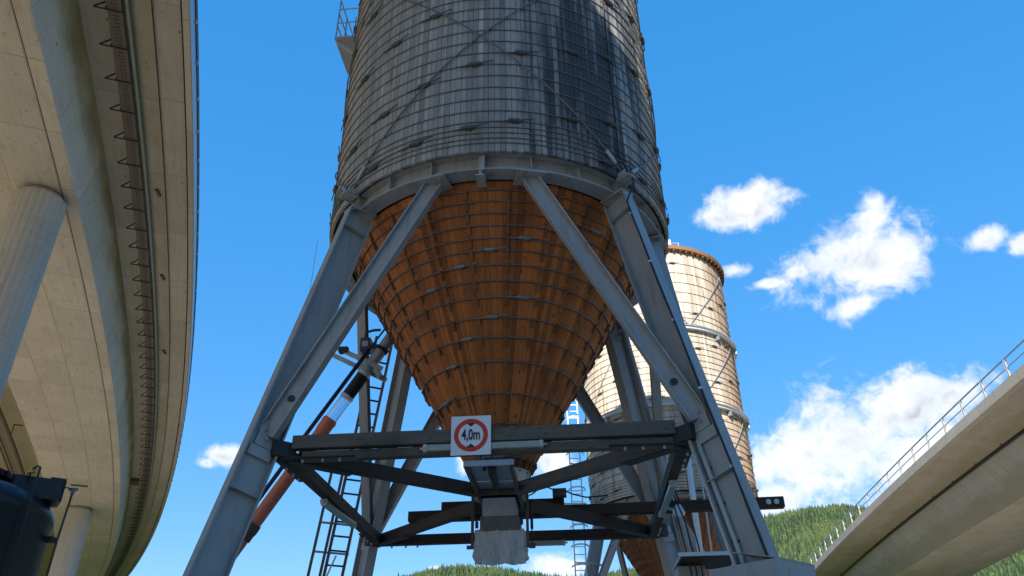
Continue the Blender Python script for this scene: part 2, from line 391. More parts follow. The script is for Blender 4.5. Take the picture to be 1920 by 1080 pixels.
def hillz(az, r):     # az degrees
    top = np.tan(np.radians(np.interp(az, HA, HE)))*RIDGE + CAMZ
    wob = 5*np.sin(az*2.9+r*.011) + 4*np.sin(az*1.3-r*.017+1.7)
    q = np.clip((r-380)/(RIDGE-380), 0, 1)
    up = q**1.25
    dn = np.clip((r-RIDGE)/900, 0, 1)
    return np.where(r < RIDGE, up*(top+wob*q*(1-q)*4), top*(1-.55*dn)) - .5
azs = np.concatenate([np.arange(-180, -40, 5), np.arange(-40, 50, .6), np.arange(50, 181, 5)])
rs = np.concatenate([np.linspace(380, 1500, 26), np.linspace(1540, 2400, 6)])
AA, RR = np.meshgrid(azs, rs, indexing='ij'); ZZ = hillz(AA, RR)
hb = MB(); hb.add(np.stack([np.sin(np.radians(AA))*RR, np.cos(np.radians(AA))*RR, ZZ], -1).reshape(-1, 3).tolist())
nr = len(rs)
for a in range(len(azs)-1):
    for b in range(nr-1): hb.face([a*nr+b, (a+1)*nr+b, (a+1)*nr+b+1, a*nr+b+1][::-1])
tag(hb.ob('hills', m_hill, smooth=True), kind='structure')
# forest: many small spired conifers merged (a far wood that reads as one mass)
rg = np.random.default_rng(5)
def forest(name, n, az0, az1, r0, r1, hmin, hmax):
    az = rg.uniform(az0, az1, n); r = np.sqrt(rg.uniform(r0**2, r1**2, n)); z = hillz(az, r)
    h = rg.uniform(hmin, hmax, n)*np.where(rg.random(n) < .12, 1.25, 1); wd = h*rg.uniform(.15, .24, n); th = rg.uniform(0, 6.28, n)
    K = 5; tiers = ((.02, 1.0, .50), (.30, .78, .80), (.58, .5, 1.0))
    V = []; Fc = []; per = len(tiers)*(K+1)
    for t0, ws, t1 in tiers:
        for k in range(K):
            a = th+2*np.pi*k/K; jit = rg.uniform(.75, 1.2, n)
            V.append(np.stack([np.cos(a)*wd*ws*jit, np.sin(a)*wd*ws*jit, h*t0 - h*.02*rg.random(n)], -1))
        V.append(np.stack([rg.uniform(-.2, .2, n), rg.uniform(-.2, .2, n), h*t1], -1))
    V = np.stack(V, 1); base = np.stack([np.sin(np.radians(az))*r, np.cos(np.radians(az))*r, z], -1)
    V = (V+base[:, None, :]).reshape(-1, 3)
    loc = []
    for t in range(len(tiers)):
        o = t*(K+1)
        for k in range(K): loc.append((o+k, o+(k+1) % K, o+K))
    loc = np.array(loc); Fc = (np.arange(n)[:, None, None]*per + loc[None]).reshape(-1, 3)
    me = bpy.data.meshes.new(name); me.vertices.add(len(V)); me.vertices.foreach_set('co', V.astype(np.float32).ravel())
    me.loops.add(Fc.size); me.loops.foreach_set('vertex_index', Fc.astype(np.int32).ravel())
    me.polygons.add(len(Fc)); me.polygons.foreach_set('loop_start', np.arange(0, Fc.size, 3, dtype=np.int32))
    me.update(calc_edges=True)
    at = me.attributes.new('tone', 'FLOAT', 'POINT'); at.data.foreach_set('value', np.repeat(rg.random(n)**1.3, per).astype(np.float32))
    me.materials.append(m_forest)
    return tag(link(name, me), 'dense conifer wood covering the hillside', 'forest', kind='stuff')
forest('forest', 36000, -14, 40, 820, 1540, 8.5, 16)

# ------------------------------------------------------------------ viaducts
def arc_sweep(prof, cx, cy, sgn, t0, t1, n, mats, name, parent, matidx=None, closed=True, uvscale=True):
    """sweep profile of (radius, z, material) along an arc. sgn=+1: centre on the left, angle from +X; -1: centre on the right"""
    mb = MB(); P = len(prof)
    cum = [0.0]
    for k in range(P): 
        a, b = prof[k], prof[(k+1) % P]; cum.append(cum[-1]+math.hypot(b[0]-a[0], b[1]-a[1]))
    for k in range(n+1):
        t = t0+(t1-t0)*k/n
        mb.add([(cx+sgn*r*math.cos(t), cy+r*math.sin(t), z) for r, z, *_ in prof])
    rm = prof[0][0]
    for k in range(n):
        s0, s1 = rm*(t0+(t1-t0)*k/n), rm*(t0+(t1-t0)*(k+1)/n)
        for j in range(P if closed else P-1):
            j2 = (j+1) % P; mi = prof[j][2] if len(prof[j]) > 2 else 0
            v0 = 0.0; v1 = cum[j+1]-cum[j]
            q = [k*P+j, k*P+j2, (k+1)*P+j2, (k+1)*P+j]; u = [(s0, v0), (s0, v1), (s1, v1), (s1, v0)]
            if sgn < 0: q.reverse(); u.reverse()
            mb.face(q, mi, u)
    if closed:
        mb.face(list(range(P)), 0); mb.face([n*P+j for j in range(P)][::-1], 0)
    return mb.ob(name, mats, parent)
Z = CAMZ
# --- left viaduct: centre (-455,-137), curves to the left
LX, LY = -455.0, -137.0
vl = thing('road_viaduct', 'curved tan concrete viaduct on round grey columns, cable tray under its edge', 'viaduct', (-18.64, 24.31, -.288)); vl.scale = (1.18, 1.18, 1.18)
VLI = Vector((15.8, -20.6, 0))
def fixp(o): o.location = VLI; return o
A0, A1 = R(-3), R(50)
girder = [(462.75, 16.0+Z, 0), (467.26, 16.0+Z, 3), (467.26, 16.025+Z, 3), (467.285, 16.025+Z, 3), (467.285, 16.0+Z, 0), (467.70, 16.0+Z, 1), (468.10, 18.0+Z, 2), (470.02, 18.05+Z, 3),
          (470.03, 18.14+Z, 2), (470.78, 18.16+Z, 3), (470.78, 18.5+Z, 4), (448.2, 18.5+Z, 2), (448.2, 18.12+Z, 2), (462.35, 18.0+Z, 1)]  # left side of the deck widened out of view to block low sun
fixp(arc_sweep(girder, LX, LY, 1, A0, A1, 230, [m_conc, m_web, m_slab, m_steel_dark, m_asph], 'box_girder', vl))
fixp(arc_sweep([(451.0, 16.0+Z, 0), (455.6, 16.0+Z, 1), (455.9, 18.04+Z, 0), (450.7, 18.04+Z, 1)], LX, LY, 1, A0, A1, 160, [m_conc, m_web], 'box_girder', vl))  # unseen second girder, added with the wider deck to shade the columns
fixp(arc_sweep([(470.84, 18.06+Z), (471.03, 18.06+Z), (471.03, 18.97+Z), (470.70, 18.97+Z), (470.70, 18.51+Z), (470.84, 18.51+Z)], LX, LY, 1, A0, A1, 230, [m_edge], 'edge_beam', vl))
fixp(arc_sweep([(447.9, 18.06+Z), (448.16, 18.06+Z), (448.16, 18.51+Z), (448.3, 18.51+Z), (448.3, 18.80+Z), (447.9, 18.80+Z)], LX, LY, 1, A0, A1, 160, [m_edge], 'edge_beam', vl))  # edge of the added, unseen deck width
fixp(arc_sweep([(471.034, 18.09+Z), (471.06, 18.09+Z), (471.06, 18.68+Z), (471.034, 18.68+Z)], LX, LY, 1, A0, A1, 230, [m_galv], 'fascia_panel', vl))
fixp(arc_sweep([(471.034, 18.70+Z), (471.09, 18.70+Z), (471.09, 18.98+Z), (471.034, 18.98+Z)], LX, LY, 1, A0, A1, 230, [m_rust], 'fascia_rail', vl))
fixp(arc_sweep([(469.98, 18.95+Z), (470.02, 18.90+Z), (470.02, 19.22+Z), (469.98, 19.18+Z)], LX, LY, 1, A0, A1, 160, [m_galv], 'guard_rail', vl))
fixp(arc_sweep([(448.05, 18.8+Z), (448.09, 18.8+Z), (448.09, 19.8+Z), (448.05, 19.8+Z)], LX, LY, 1, A0, A1, 160, [m_galv], 'sun_block_parapet', vl))  # unseen parapet added to stop sun slipping past the deck
def lp(r, t, z): return Vector((LX+r*math.cos(t), LY+r*math.sin(t), z))
# rail feet outside the edge, coloured pale for their sunlit spots, every 1.69 m
post = MB().box((0, 0, 0), (.06, .10, .08)).box((-.01, 0, -.05), (.03, .05, .06)).mesh('lit_spot_bracket', m_galv_bright)
k = 0; t = R(14)
while t < R(30):
    q = lp(471.10, t, 18.68+Z); o = link('lit_spot_bracket', post, vl, q+VLI, t); t += 1.69/471.2
# cable tray: shingled perforated panels with triangular brackets every 1.42 m
tp = MB(); L_ = 1.40
i = tp.add([(-.20, -L_/2, .02), (.20, -L_/2, .0), (.20, L_/2, -.05), (-.20, L_/2, -.03), (-.20, -L_/2, .05), (.20, -L_/2, .03), (.20, L_/2, -.02), (-.20, L_/2, 0)])
for f in ((3, 2, 1, 0), (4, 5, 6, 7), (0, 1, 5, 4), (1, 2, 6, 5), (2, 3, 7, 6), (3, 0, 4, 7)): tp.face([i+q for q in f])
for k in range(10):
    for dx in (-.03, .06): tp.box((dx+.02*(k % 2), -L_/2+.09+k*.135, -.025-.0-.004*k+.012), (.05, .035, .01), m=1)
tray_me = tp.mesh('tray_panel', [plain('dull_tray_steel', (.12, .092, .072), .7, .1, .3, 3, grime=.4), m_ink])
bk = MB()
bk.box((.0, 0, -.075), (.50, .035, .035)).box((-.22, 0, .10), (.035, .035, .32)).beam((-.52, 0, -.06), (-.22, 0, .26), .035, .035).beam((-.52, 0, -.075), (-.24, 0, -.075), .035, .035)
bracket_me = bk.mesh('tray_bracket', m_steel_dark)
t = R(14.6); k = 0
while t < R(36):
    q = lp(469.12, t, 17.74+Z)
    o = link('tray_panel', tray_me, vl, q+VLI, t)
    q = lp(469.12, t-.71/469, 17.745+Z); o = link('tray_bracket', bracket_me, vl, q+VLI, t-.71/469)
    t += 1.42/469.1; k += 1
def arc_tube(name, r, z, rad, t0, t1, n, m, parent, n2=8):
    return fixp(MB().tube([lp(r, t0+(t1-t0)*k/n, z) for k in range(n+1)], rad, n2).ob(name, m, parent, smooth=True))
arc_tube('service_pipe', 469.42, 17.88+Z, .055, R(10), R(40), 180, plain('grey_green_pipe', (.24, .26, .225), .6, grime=.3), vl)
for r_, z_, rad in ((460.9, 17.2, .13), (460.0, 17.6, .07), (459.8, 17.55, .07)):
    arc_tube('drain_pipe', r_, z_+Z, rad, R(17), R(34), 90, m_rust, vl)
for t_ in (20.55, 21.35, 22.6, 23.6, 24.9):
    q = lp(460.95, R(t_), 17.45+Z); link('pipe_hanger', MB().box((0, 0, .2), (.05, .05, .75)).box((.25, 0, .52), (.5, .05, .05)).mesh('pipe_hanger', m_steel_dark), vl, q+VLI, R(t_))
for t_ in (18.72, 19.95, 20.75, 21.75):
    q = lp(469.78, R(t_), 18.02+Z); link('light_slot', MB().box((0, 0, .0), (.10, .42, .10)).mesh('light_slot', m_ink), vl, q+VLI, R(t_)-.25)
q = lp(465.0, R(24.35), 15.99+Z); link('dark_scupper_recess', MB().box((0, 0, 0), (1.1, .35, .04)).mesh('dark_scupper_recess', m_ink), vl, q+VLI, R(24.35))  # dark box in place of a scupper's shaded recess
q = lp(468.35, R(24.9), 17.86+Z); link('drain_box', MB().box((0, 0, 0), (.55, 1.1, .35)).mesh('drain_box', m_rust), vl, q+VLI, R(24.9))
def column(parent, x, y, r, z1, loc_off):
    mb = MB(); n = 72; prof = []
    zs = [0, 4.2, 4.21, 8.4, 8.41, 12.6, 12.61, z1-.25, z1-.05]
    V = []
    for z in zs:
        for k in range(n):
            a = 2*math.pi*k/n; rr = r - (.022 if k % 3 == 0 else 0) - (.15 if z == zs[-1] else 0)
            V.append((rr*math.cos(a), rr*math.sin(a), z))
    mb.add(V)
    for j in range(len(zs)-1):
        for k in range(n): mb.face([j*n+k, j*n+(k+1) % n, (j+1)*n+(k+1) % n, (j+1)*n+k], 0, [(k*.08, zs[j]), (k*.08+.08, zs[j]), (k*.08+.08, zs[j+1]), (k*.08, zs[j+1])])
    mb.face([(len(zs)-1)*n+k for k in range(n)])
    c = mb.ob('column', m_col, parent, loc=Vector((x, y, 0))+loc_off)
    MB().box((0, 0, z1-.02), (r*1.0, r*.9, .18)).ob('bearing_block', m_steel_dark, c)
    return c
column(vl, -15.85, 20.75, .80, 16.0+Z, VLI); column(vl, -34.4, 60.9, .97, 16.0+Z, VLI)
for t_ in (14.3, 30.8, 36.3):
    q = lp(465.3, R(t_), 0); column(vl, q.x, q.y, .9, 16.0+Z, VLI)

# --- right viaduct: centre (799.66,-37.19), curves gently to the right
RX, RY, RR0 = 799.66, -37.19, 776.55
vr = thing('road_viaduct', 'concrete box girder viaduct with grey guard rail crossing before the wooded hill', 'viaduct', (32, 48, 0))
VRI = Vector((-32, -48, 0))
def rpnt(d, t, z): return Vector((RX-(RR0-d)*math.cos(t), RY+(RR0-d)*math.sin(t), z))
def rs_(prof, n, mats, name):
    o = arc_sweep([(RR0-p[0], p[1]+Z)+tuple(p[2:]) for p in prof], RX, RY, -1, R(-4), R(26), n, mats, name, vr); o.location = VRI; return o
rs_([(.32, 15.84, 2), (3.25, 15.38, 1), (4.85, 13.0, 0), (12.2, 13.0, 1), (13.7, 15.38, 2), (16.6, 15.84, 2), (16.6, 16.2, 3), (.32, 16.2, 2)][::1], 150, [m_conc, m_rweb, m_slab, m_asph], 'box_girder')
rs_([(0, 15.90), (.30, 15.80), (.30, 16.5), (0, 16.5)], 150, [concrete('streaked_edge_concrete', (.46, .40, .32), (5.0, 9.0), dirt=.75, drip=True)], 'edge_beam')
rs_([(16.62, 15.80), (16.95, 15.90), (16.95, 16.5), (16.62, 16.5)], 150, [m_edge], 'edge_beam')
pp = MB().tube([rpnt(2.95, R(-2+22*k/120), 15.33+Z) for k in range(121)], .10, 8).ob('drain_pipe', m_blackhose, vr, smooth=True); pp.location = VRI
for nm, z_, rad in (('top_rail', 17.58, .05), ('middle_rail', 17.05, .032)):
    o = MB().tube([rpnt(.12, R(-2+24*k/150), z_+Z) for k in range(151)], rad, 8).ob(nm, m_galv, vr, smooth=True); o.location = VRI
rpost = MB().box((0, 0, .53), (.045, .12, 1.06)).box((0, .065, .53), (.10, .012, 1.06)).box((0, -.065, .53), (.10, .012, 1.06)).box((0, 0, .012), (.2, .2, .02)).mesh('rail_post', plain('dull_post_steel', (.30, .30, .30), .6, .2, .2, 5))
k = 0; t = R(2.0)
while t < R(15):
    link('rail_post', rpost, vr, rpnt(.12, t, 16.5+Z)+VRI, -t); t += 3.05/RR0
hg = MB()
for a in (-.55, -.15, .25): hg.beam((0, 0, 0), (-.5+a*.3, a*1.6, .52), .03, .03)
hg_me = hg.mesh('pipe_hanger', m_steel_dark); t = R(3.5)
while t < R(12): link('pipe_hanger', hg_me, vr, rpnt(2.85, t, 15.38+Z)+VRI, -t); t += 4.1/RR0
for t_ in (9.6, 5.9):
    q = rpnt(8.5, R(t_), 0)
    c = MB()
    if t_ > 6: column(vr, q.x, q.y, 1.2, 13.0+Z, VRI)

# ------------------------------------------------------------------ silos
CZ0, CM = 4.74, .575                       # funnel cone: r = CM*(z-CZ0)
def crad(z): return CM*(z-CZ0)
def hoop_mesh(r, rad, n=96, m=None):
    return MB().tube([pol(r, 2*math.pi*k/n) for k in range(n)], rad, 6, closed=True).mesh('hoop', m or m_wire, True)
m_lock = plain('weathered_lock_steel', (.085, .085, .085), .6, .2, .2, 6)
def lock_mesh():
    b = MB()
    b.tube([(-.13, -.045, 0), (-.09, -.05, 0), (.09, -.05, 0), (.13, -.045, 0)], [.014, .036, .036, .014], 8)
    b.tube([(-.34, -.05, -.055), (.16, -.045, .018)], .0115, 6); b.tube([(-.16, -.045, -.018), (.34, -.05, .055)], .0115, 6)
    b.box((0, -.03, 0), (.12, .04, .085))
    return b.mesh('hoop_lock', m_lock)
LOCK = lock_mesh()
LOCK_C = MB().tube([(-.11, -.045, 0), (-.08, -.05, 0), (.08, -.05, 0), (.11, -.045, 0)], [.014, .034, .034, .014], 8).box((0, -.03, 0), (.12, .05, .07)).tube([(-.28, -.04, -.02), (.05, -.045, .0)], .011, 6).tube([(-.05, -.045, 0), (.28, -.04, .025)], .011, 6).mesh('hoop_lock', plain('dull_galvanised_lock', (.24, .235, .23), .5, .3, .2, 7))
HELIX_N = 40
def helix(R_, a0, a1, z0, z1, rad, n=HELIX_N): return MB().tube([pol(R_, a0+(a1-a0)*k/n, z0+(z1-z0)*k/n) for k in range(n+1)], rad, 6)

def tower(S, legc, detail):
    """ring beam, legs and struts, shared by both silos; local frame of the silo"""
    ring = MB()
    for a_, b_, c_, d_ in ((3.07, 3.37, 9.93, 9.955), (3.07, 3.37, 10.265, 10.29), (3.205, 3.235, 9.955, 10.265)):
        ring.revolve([(a_, c_), (b_, c_), (b_, d_), (a_, d_)][::1], 96, closed_prof=True)
    rb = ring.ob('ring_beam', m_steel, S)
    for k in range(24):
        a = R(15*k)
        big = (k % 6 == 0)
        s_ = MB().box((0, -3.30, 10.11), (.016 if not big else .05, .13, .305 if not big else .40))
        if big: s_.box((0, -3.22, 9.80), (.16, .34, .02)); s_.box((.05, -3.37, 10.11), (.05, .02, .40)); s_.box((0, -3.2, 9.86), (.05, .3, .12))
        else: s_.box((0, -3.14, 10.11), (.016, .13, .305))
        s_.ob('stiffener', m_steel, rb, rotz=a)
    def rc(z): return 4.93-.2525*(z-3.44)
    for k in range(4):
        a = R(-45+90*k); rad = Vector((math.sin(a), -math.cos(a), 0)); tan = Vector((math.cos(a), math.sin(a), 0))
        p0 = rad*rc(.1)+Vector((0, 0, .1)); p1 = rad*rc(9.86)+Vector((0, 0, 9.86))
        ax = (p1-p0).normalized()
        lg = MB().ibeam(p0, p1, rad, .50, .22, .026, .014)
        lg.box(rad*rc(9.89)+Vector((0, 0, 9.905)), (.30, .52, .035), Matrix.Rotation(a, 3, 'Z'))
        leg = lg.ob('leg', m_steel, S)
        for sgn in (-1, 1):      # gusset plates either side of the web where the struts land, with bolts
            g = MB(); c = rad*rc(5.15)+Vector((0, 0, 5.15))+tan*sgn*.035
            nrm = tan; xx = ax.cross(nrm)
            rot = Matrix((xx, nrm, ax)).transposed()
            g.box(c, (.35, .05, .16), rot); g.box(c+ax*.30+tan*sgn*.0, (.26, .05, .42), rot)
            gp = g.ob('gusset_plate', m_steel, leg)
            bb = MB(); bb.tube([c+ax*.22+nrm*sgn*.02, c+ax*.22+nrm*sgn*.05], .03, 10); bb.ob('bolt', m_galv, leg)
        for q in (-.11, .11):
            for rr_ in (-.20, .20):
                p = rad*(rc(9.89)+rr_)+tan*q+Vector((0, 0, 9.887)); MB().tube([p, p-Vector((0, 0, .035))], .02, 8).ob('bolt', m_galv, leg)
        for zz in (4.55, 9.45):      # welded web stiffeners
            for sgn in (-1, 1):
                MB().box(rad*rc(zz)+Vector((0, 0, zz))+tan*sgn*.057, (.44, .098, .012), Matrix((ax.cross(tan), tan, ax)).transposed()).ob('web_stiffener', m_steel, leg)
        ft = MB().box(rad*5.83+Vector((0, 0, .05)), (.7, .9, .1), Matrix.Rotation(a, 3, 'Z')); ft.ob('base_plate', m_steel, leg)
        MB().box(rad*5.83+Vector((0, 0, .0)), (1.3, 1.5, .16), Matrix.Rotation(a, 3, 'Z')).ob('foundation', m_col, S)
        # struts: V to the ring at +-30 degrees from the leg
        for sgn in (-1, 1):
            b = a+sgn*R(30); top = Vector(pol(3.22, b, 9.86)); bot = rad*rc(5.42)+Vector((0, 0, 5.42))+tan*sgn*.06
            mid = a+sgn*R(45); nrm = Vector((math.sin(mid), -math.cos(mid), 0))
            d = (top-bot).normalized(); xx = d.cross(nrm).normalized()
            st = MB().ibeam(bot, top, xx, .28, .18, .02, .012)
            st.box(top+Vector((0, 0, .015)), (.52, .42, .03), Matrix.Rotation(b, 3, 'Z'))
            so_ = st.ob('strut', m_steel, S)
            h = MB(); c = bot+d*.62+nrm*.012; h.tube([c, c+nrm*.012], .055, 16); h.ob('hole_shade_disc', m_ink, so_)  # black disc painted for the shade inside a bolt hole
            for q in (-.17, .17):
                bb = MB(); t2 = Vector((math.cos(b), math.sin(b), 0)); c2 = top+t2*q+Vector((math.sin(b), -math.cos(b), 0))*.13
                bb.tube([c2-Vector((0, 0, .03)), c2], .022, 8); bb.ob('bolt', m_galv, so_)
    return rb

# ---------- near silo
RZ1 = -.0778
S1 = thing('timber_silo', 'tall grey stave silo with orange wooden funnel on four splayed steel legs', 'silo', (SX, SY, 0), RZ1)
RC = 3.485; ZB, ZT = 10.225, 21.2
MB().revolve([(3.40, 10.31), (3.40, ZT)], 96).ob('wall_light_block', m_ink, S1)  # dark cylinder added inside to block light between the staves
MB().revolve([(3.0, 10.30), (3.44, 10.30)], 96).ob('floor_ring', m_steel_dark, S1)
NS = 216; wst = 2*math.pi*RC/NS
b = MB(); hw = wst/2-.0022
prof = [(-hw, -RC+.05), (hw, -RC+.05), (hw, -RC+.005), (hw-.004, -RC), (-hw+.004, -RC), (-hw, -RC+.005)]
i = b.add([(x, y, z) for z in (ZB, ZT) for x, y in prof]); n = 6
b.face([i+k for k in range(n)]); b.face([i+n+k for k in range(n)][::-1])
for k in range(n): b.face([i+k, i+n+k, i+n+(k+1) % n, i+(k+1) % n])
stave = b.mesh('wall_stave', m_wall)
for k in range(NS):
    a = 2*math.pi*k/NS; dr = rnd.uniform(-.004, .004)
    link('wall_stave', stave, S1, (dr*math.sin(a), -dr*math.cos(a), rnd.uniform(-.012, .012)), a)
HZ = [10.345, 10.394, 10.502, 10.622, 10.744, 10.879, 11.129, 11.409, 11.694, 11.986, 12.270, 12.568, 12.871, 13.174, 13.484, 13.784]
HZ = HZ[1:]
while HZ[-1] < 20.6: HZ.append(HZ[-1]+.305)
hm = hoop_mesh(RC+.014, .0115, 108)
for i_, z in enumerate(HZ):
    h = link('hoop', hm, S1, (0, 0, z))
    base = -50.5+15.4*i_
    for q in range(4):
        a = R(base+90*q+rnd.uniform(-1.2, 1.2)); link('hoop_lock', LOCK, h, pol(RC-.02+.016, a), a)
MB().revolve([(3.42, ZT), (3.75, ZT-.12), (3.78, ZT-.05), (.0, ZT+1.3)], 64).ob('roof', m_timber_dark, S1)
# wind bracing rods wrapped round the wall
for k in range(4):
    a = R(-45+90*k)
    for s_ in (-1, 1):
        helix(RC+.05, a, a+s_*R(90), 10.25, 15.75, .016).ob('bracing_rod', m_wire, S1, smooth=True)
    link('rod_anchor', MB().box((0, -RC-.10, 10.18), (.24, .26, .03)).box((-.11, -RC-.06, 10.22), (.02, .22, .16)).box((.11, -RC-.06, 10.22), (.02, .22, .16)).mesh('rod_anchor', m_steel), S1, (0, 0, 0), a)
    for s_ in (-1, 1):
        a2 = a+s_*R(5); t_ = MB().tube([pol(RC+.055, a2-R(1.6), 10.25+.305*(5-s_*1.6)/5), pol(RC+.055, a2+R(1.6), 10.25+.305*(5+s_*1.6)/5)], .038, 8); t_.ob('turnbuckle', m_galv, S1)
rb = tower(S1, None, True)
# funnel
ZF0, ZF1 = 5.62, 9.96
MB().revolve([(crad(ZF0)-.05, ZF0), (crad(ZF1)-.05, ZF1)], 72).ob('funnel_liner', m_ink, S1)
NF = 132
def funnel_stave():
    b = MB(); V = []
    for z in (ZF0, ZF1):
        r = crad(z); hw = math.pi*r/NF*.975
        V += [(-hw, -r+.05, z), (hw, -r+.05, z), (hw, -r+.003, z), (hw-.003, -r, z), (-hw+.003, -r, z), (-hw, -r+.003, z)]
    i = b.add(V); n = 6; b.face([i+k for k in range(n)]); b.face([i+n+k for k in range(n)][::-1])
    for k in range(n): b.face([i+k, i+n+k, i+n+(k+1) % n, i+(k+1) % n])
    return b.mesh('funnel_stave', m_funnel)
fs = funnel_stave()
for k in range(NF):
    a = 2*math.pi*k/NF; dr = rnd.uniform(-.004, .004); link('funnel_stave', fs, S1, (dr*math.sin(a), -dr*math.cos(a), 0), a)
FH = [9.812, 9.643, 9.466, 9.281, 9.088, 8.903, 8.686, 8.444, 8.195, 7.89, 7.593, 7.231, 6.75, 6.30, 5.80]
FL = [74, 59, 44.6, 30, 15.5, 1.5, -12, -28.4, 16.7, 1.5, -14.5, -29.2, -48.3, -62, 2]
cl_me = MB().box((0, -.006, -.085), (.052, .052, .17)).box((0, -.03, -.02), (.05, .02, .05)).mesh('cleat', m_cleat)
tilt = math.atan(CM)
rest = MB()
for z, la in zip(FH, FL):
    rr = crad(z)+.022
    h = link('hoop', hoop_mesh(rr, .0155, 84), S1, (0, 0, z))
    link('hoop_lock', LOCK_C, h, pol(rr-.02, R(la)), R(la))
    link('hoop_lock', LOCK_C, h, pol(rr-.02, R(la+180)), R(la+180))
    for k in range(24):
        a = R(-6.3+15*k); A_ = (math.degrees(a)+180) % 360-180
        if abs(A_) < 106:
            o = link('cleat', cl_me, S1, pol(crad(z+.01)+.018, a, z+.02)); o.rotation_euler = (tilt, 0, a)
        else:
            mt = Matrix.Translation(pol(crad(z+.01)+.018, a, z+.02)) @ Matrix.Rotation(a, 4, 'Z') @ Matrix.Rotation(tilt, 4, 'X')
            rest.box(mt @ Vector((0, 0, -.125)), (.045, .04, .25), mt.to_3x3())
tag(rest.ob('rear_cleats', m_cleat, S1), kind='stuff')
# galvanised outlet collar
col_ = MB().revolve([(.53, 5.66), (.545, 5.66), (.40, 5.28), (.385, 5.28)], 48, closed_prof=True)
col_.revolve([(.38, 5.28), (.50, 5.28), (.50, 5.25), (.38, 5.25)], 48, closed_prof=True)
oc = smooth_by_angle(col_.ob('outlet_collar', m_galv, S1))
for k in range(16):
    a = 2*math.pi*k/16; link('bolt', MB().tube([(0, 0, 0), (0, -.02, 0)], .013, 8).mesh('bolt', m_steel_dark), oc, pol(.525, a, 5.62), a)

# tie frame of timbers between the legs
def timber(name, p0, p1, wd, ht, m, parent=S1, bev=.008):
    p0, p1 = Vector(p0), Vector(p1); d = p1-p0; L = d.length
    b = MB().box((0, 0, 0), (L, wd, ht)); 
    o = b.ob(name, m, parent); 
    x = d.normalized(); z = Vector((0, 0, 1)); y = z.cross(x).normalized(); z = x.cross(y)
    o.matrix_local = Matrix.Translation((p0+p1)/2) @ Matrix((x, y, z)).transposed().to_4x4()
    md = o.modifiers.new('bevel', 'BEVEL'); md.width = bev; md.segments = 2
    return o
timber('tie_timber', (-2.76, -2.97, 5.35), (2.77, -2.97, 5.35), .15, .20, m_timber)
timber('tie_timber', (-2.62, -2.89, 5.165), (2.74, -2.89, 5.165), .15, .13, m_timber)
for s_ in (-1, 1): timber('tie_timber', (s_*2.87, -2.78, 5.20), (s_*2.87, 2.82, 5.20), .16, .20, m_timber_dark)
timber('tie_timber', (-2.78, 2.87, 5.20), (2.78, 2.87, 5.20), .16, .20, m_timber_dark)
for sx in (-1, 1):
    for sy in (-1, 1):
        e = (.34*sx, .62*sy, 5.22) if sy < 0 else (.48*sx, .42*sy, 5.22)
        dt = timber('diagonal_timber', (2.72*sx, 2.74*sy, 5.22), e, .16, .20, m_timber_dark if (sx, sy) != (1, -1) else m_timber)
        # dark steel corner shoe: plates embracing the timbers
        c = Vector((2.95*sx, 2.95*sy, 5.24)); g = MB()
        g.box(c, (.34, .34, .22), Matrix.Rotation(R(45), 3, 'Z')); 
        g.box(c+Vector((-.55*sx, 0.02*sy, -.115)), (1.15, .12, .016)); g.box(c+Vector((0.02*sx, -.55*sy, -.115)), (.12, 1.15, .016))
        g.beam(c+Vector((-.1*sx, -.1*sy, -.128)), c+Vector((-.85*sx, -.82*sy, -.128)), .18, .016)
        sh = g.ob('corner_shoe', m_steel_dark, S1)
        for q in (.35, .65, .9):
            for v in (Vector((-q*sx, 0, 0)), Vector((0, -q*sy, 0))):
                p = c+v+Vector((0, 0, -.125)); bb = MB().tube([p, p-Vector((0, 0, .05))], .02, 8); bb.ob('bolt', m_galv, sh)
timber('carrier_timber', (-2.02, 1.82, 5.41), (5.28, 1.62, 5.41), .20, .20, m_timber_dark)
timber('carrier_timber', (-1.25, 1.20, 5.41), (1.10, 1.20, 5.41), .20, .20, m_timber_dark)
for x in (4.98, 5.13):
    c = Vector((x, 1.625-.104, 5.41)); bb = MB().tube([c, c-Vector((0, .012, 0))], .05, 14).tube([c, c-Vector((0, .03, 0))], .022, 6); bb.ob('washer', m_galv_bright, S1)
# sheet steel guard round the foot of the front right leg
lc = MB(); c = Vector((3.52, -3.52, 0)); rot = Matrix.Rotation(R(45), 4, 'Z')
for dx, dy, sx_, sy_ in ((0, -.47, .80, .012), (0, .47, .80, .012), (-.40, 0, .012, .952), (.40, 0, .012, .952)):
    hh = 3.34; q = c+(rot @ Vector((dx, dy, hh/2+.0))); lc.box(q, (sx_, sy_, hh), rot.to_3x3())
q = c+(rot @ Vector((0, -.18, 3.42))); lc.box(q, (.80, .62, .012), (rot @ Matrix.Rotation(R(14), 4, 'X')).to_3x3())
lc.ob('leg_guard', m_steel, S1)

def to1(p): return Matrix.Translation((SX, SY, 0)) @ Matrix.Rotation(RZ1, 4, 'Z') @ Vector(p)

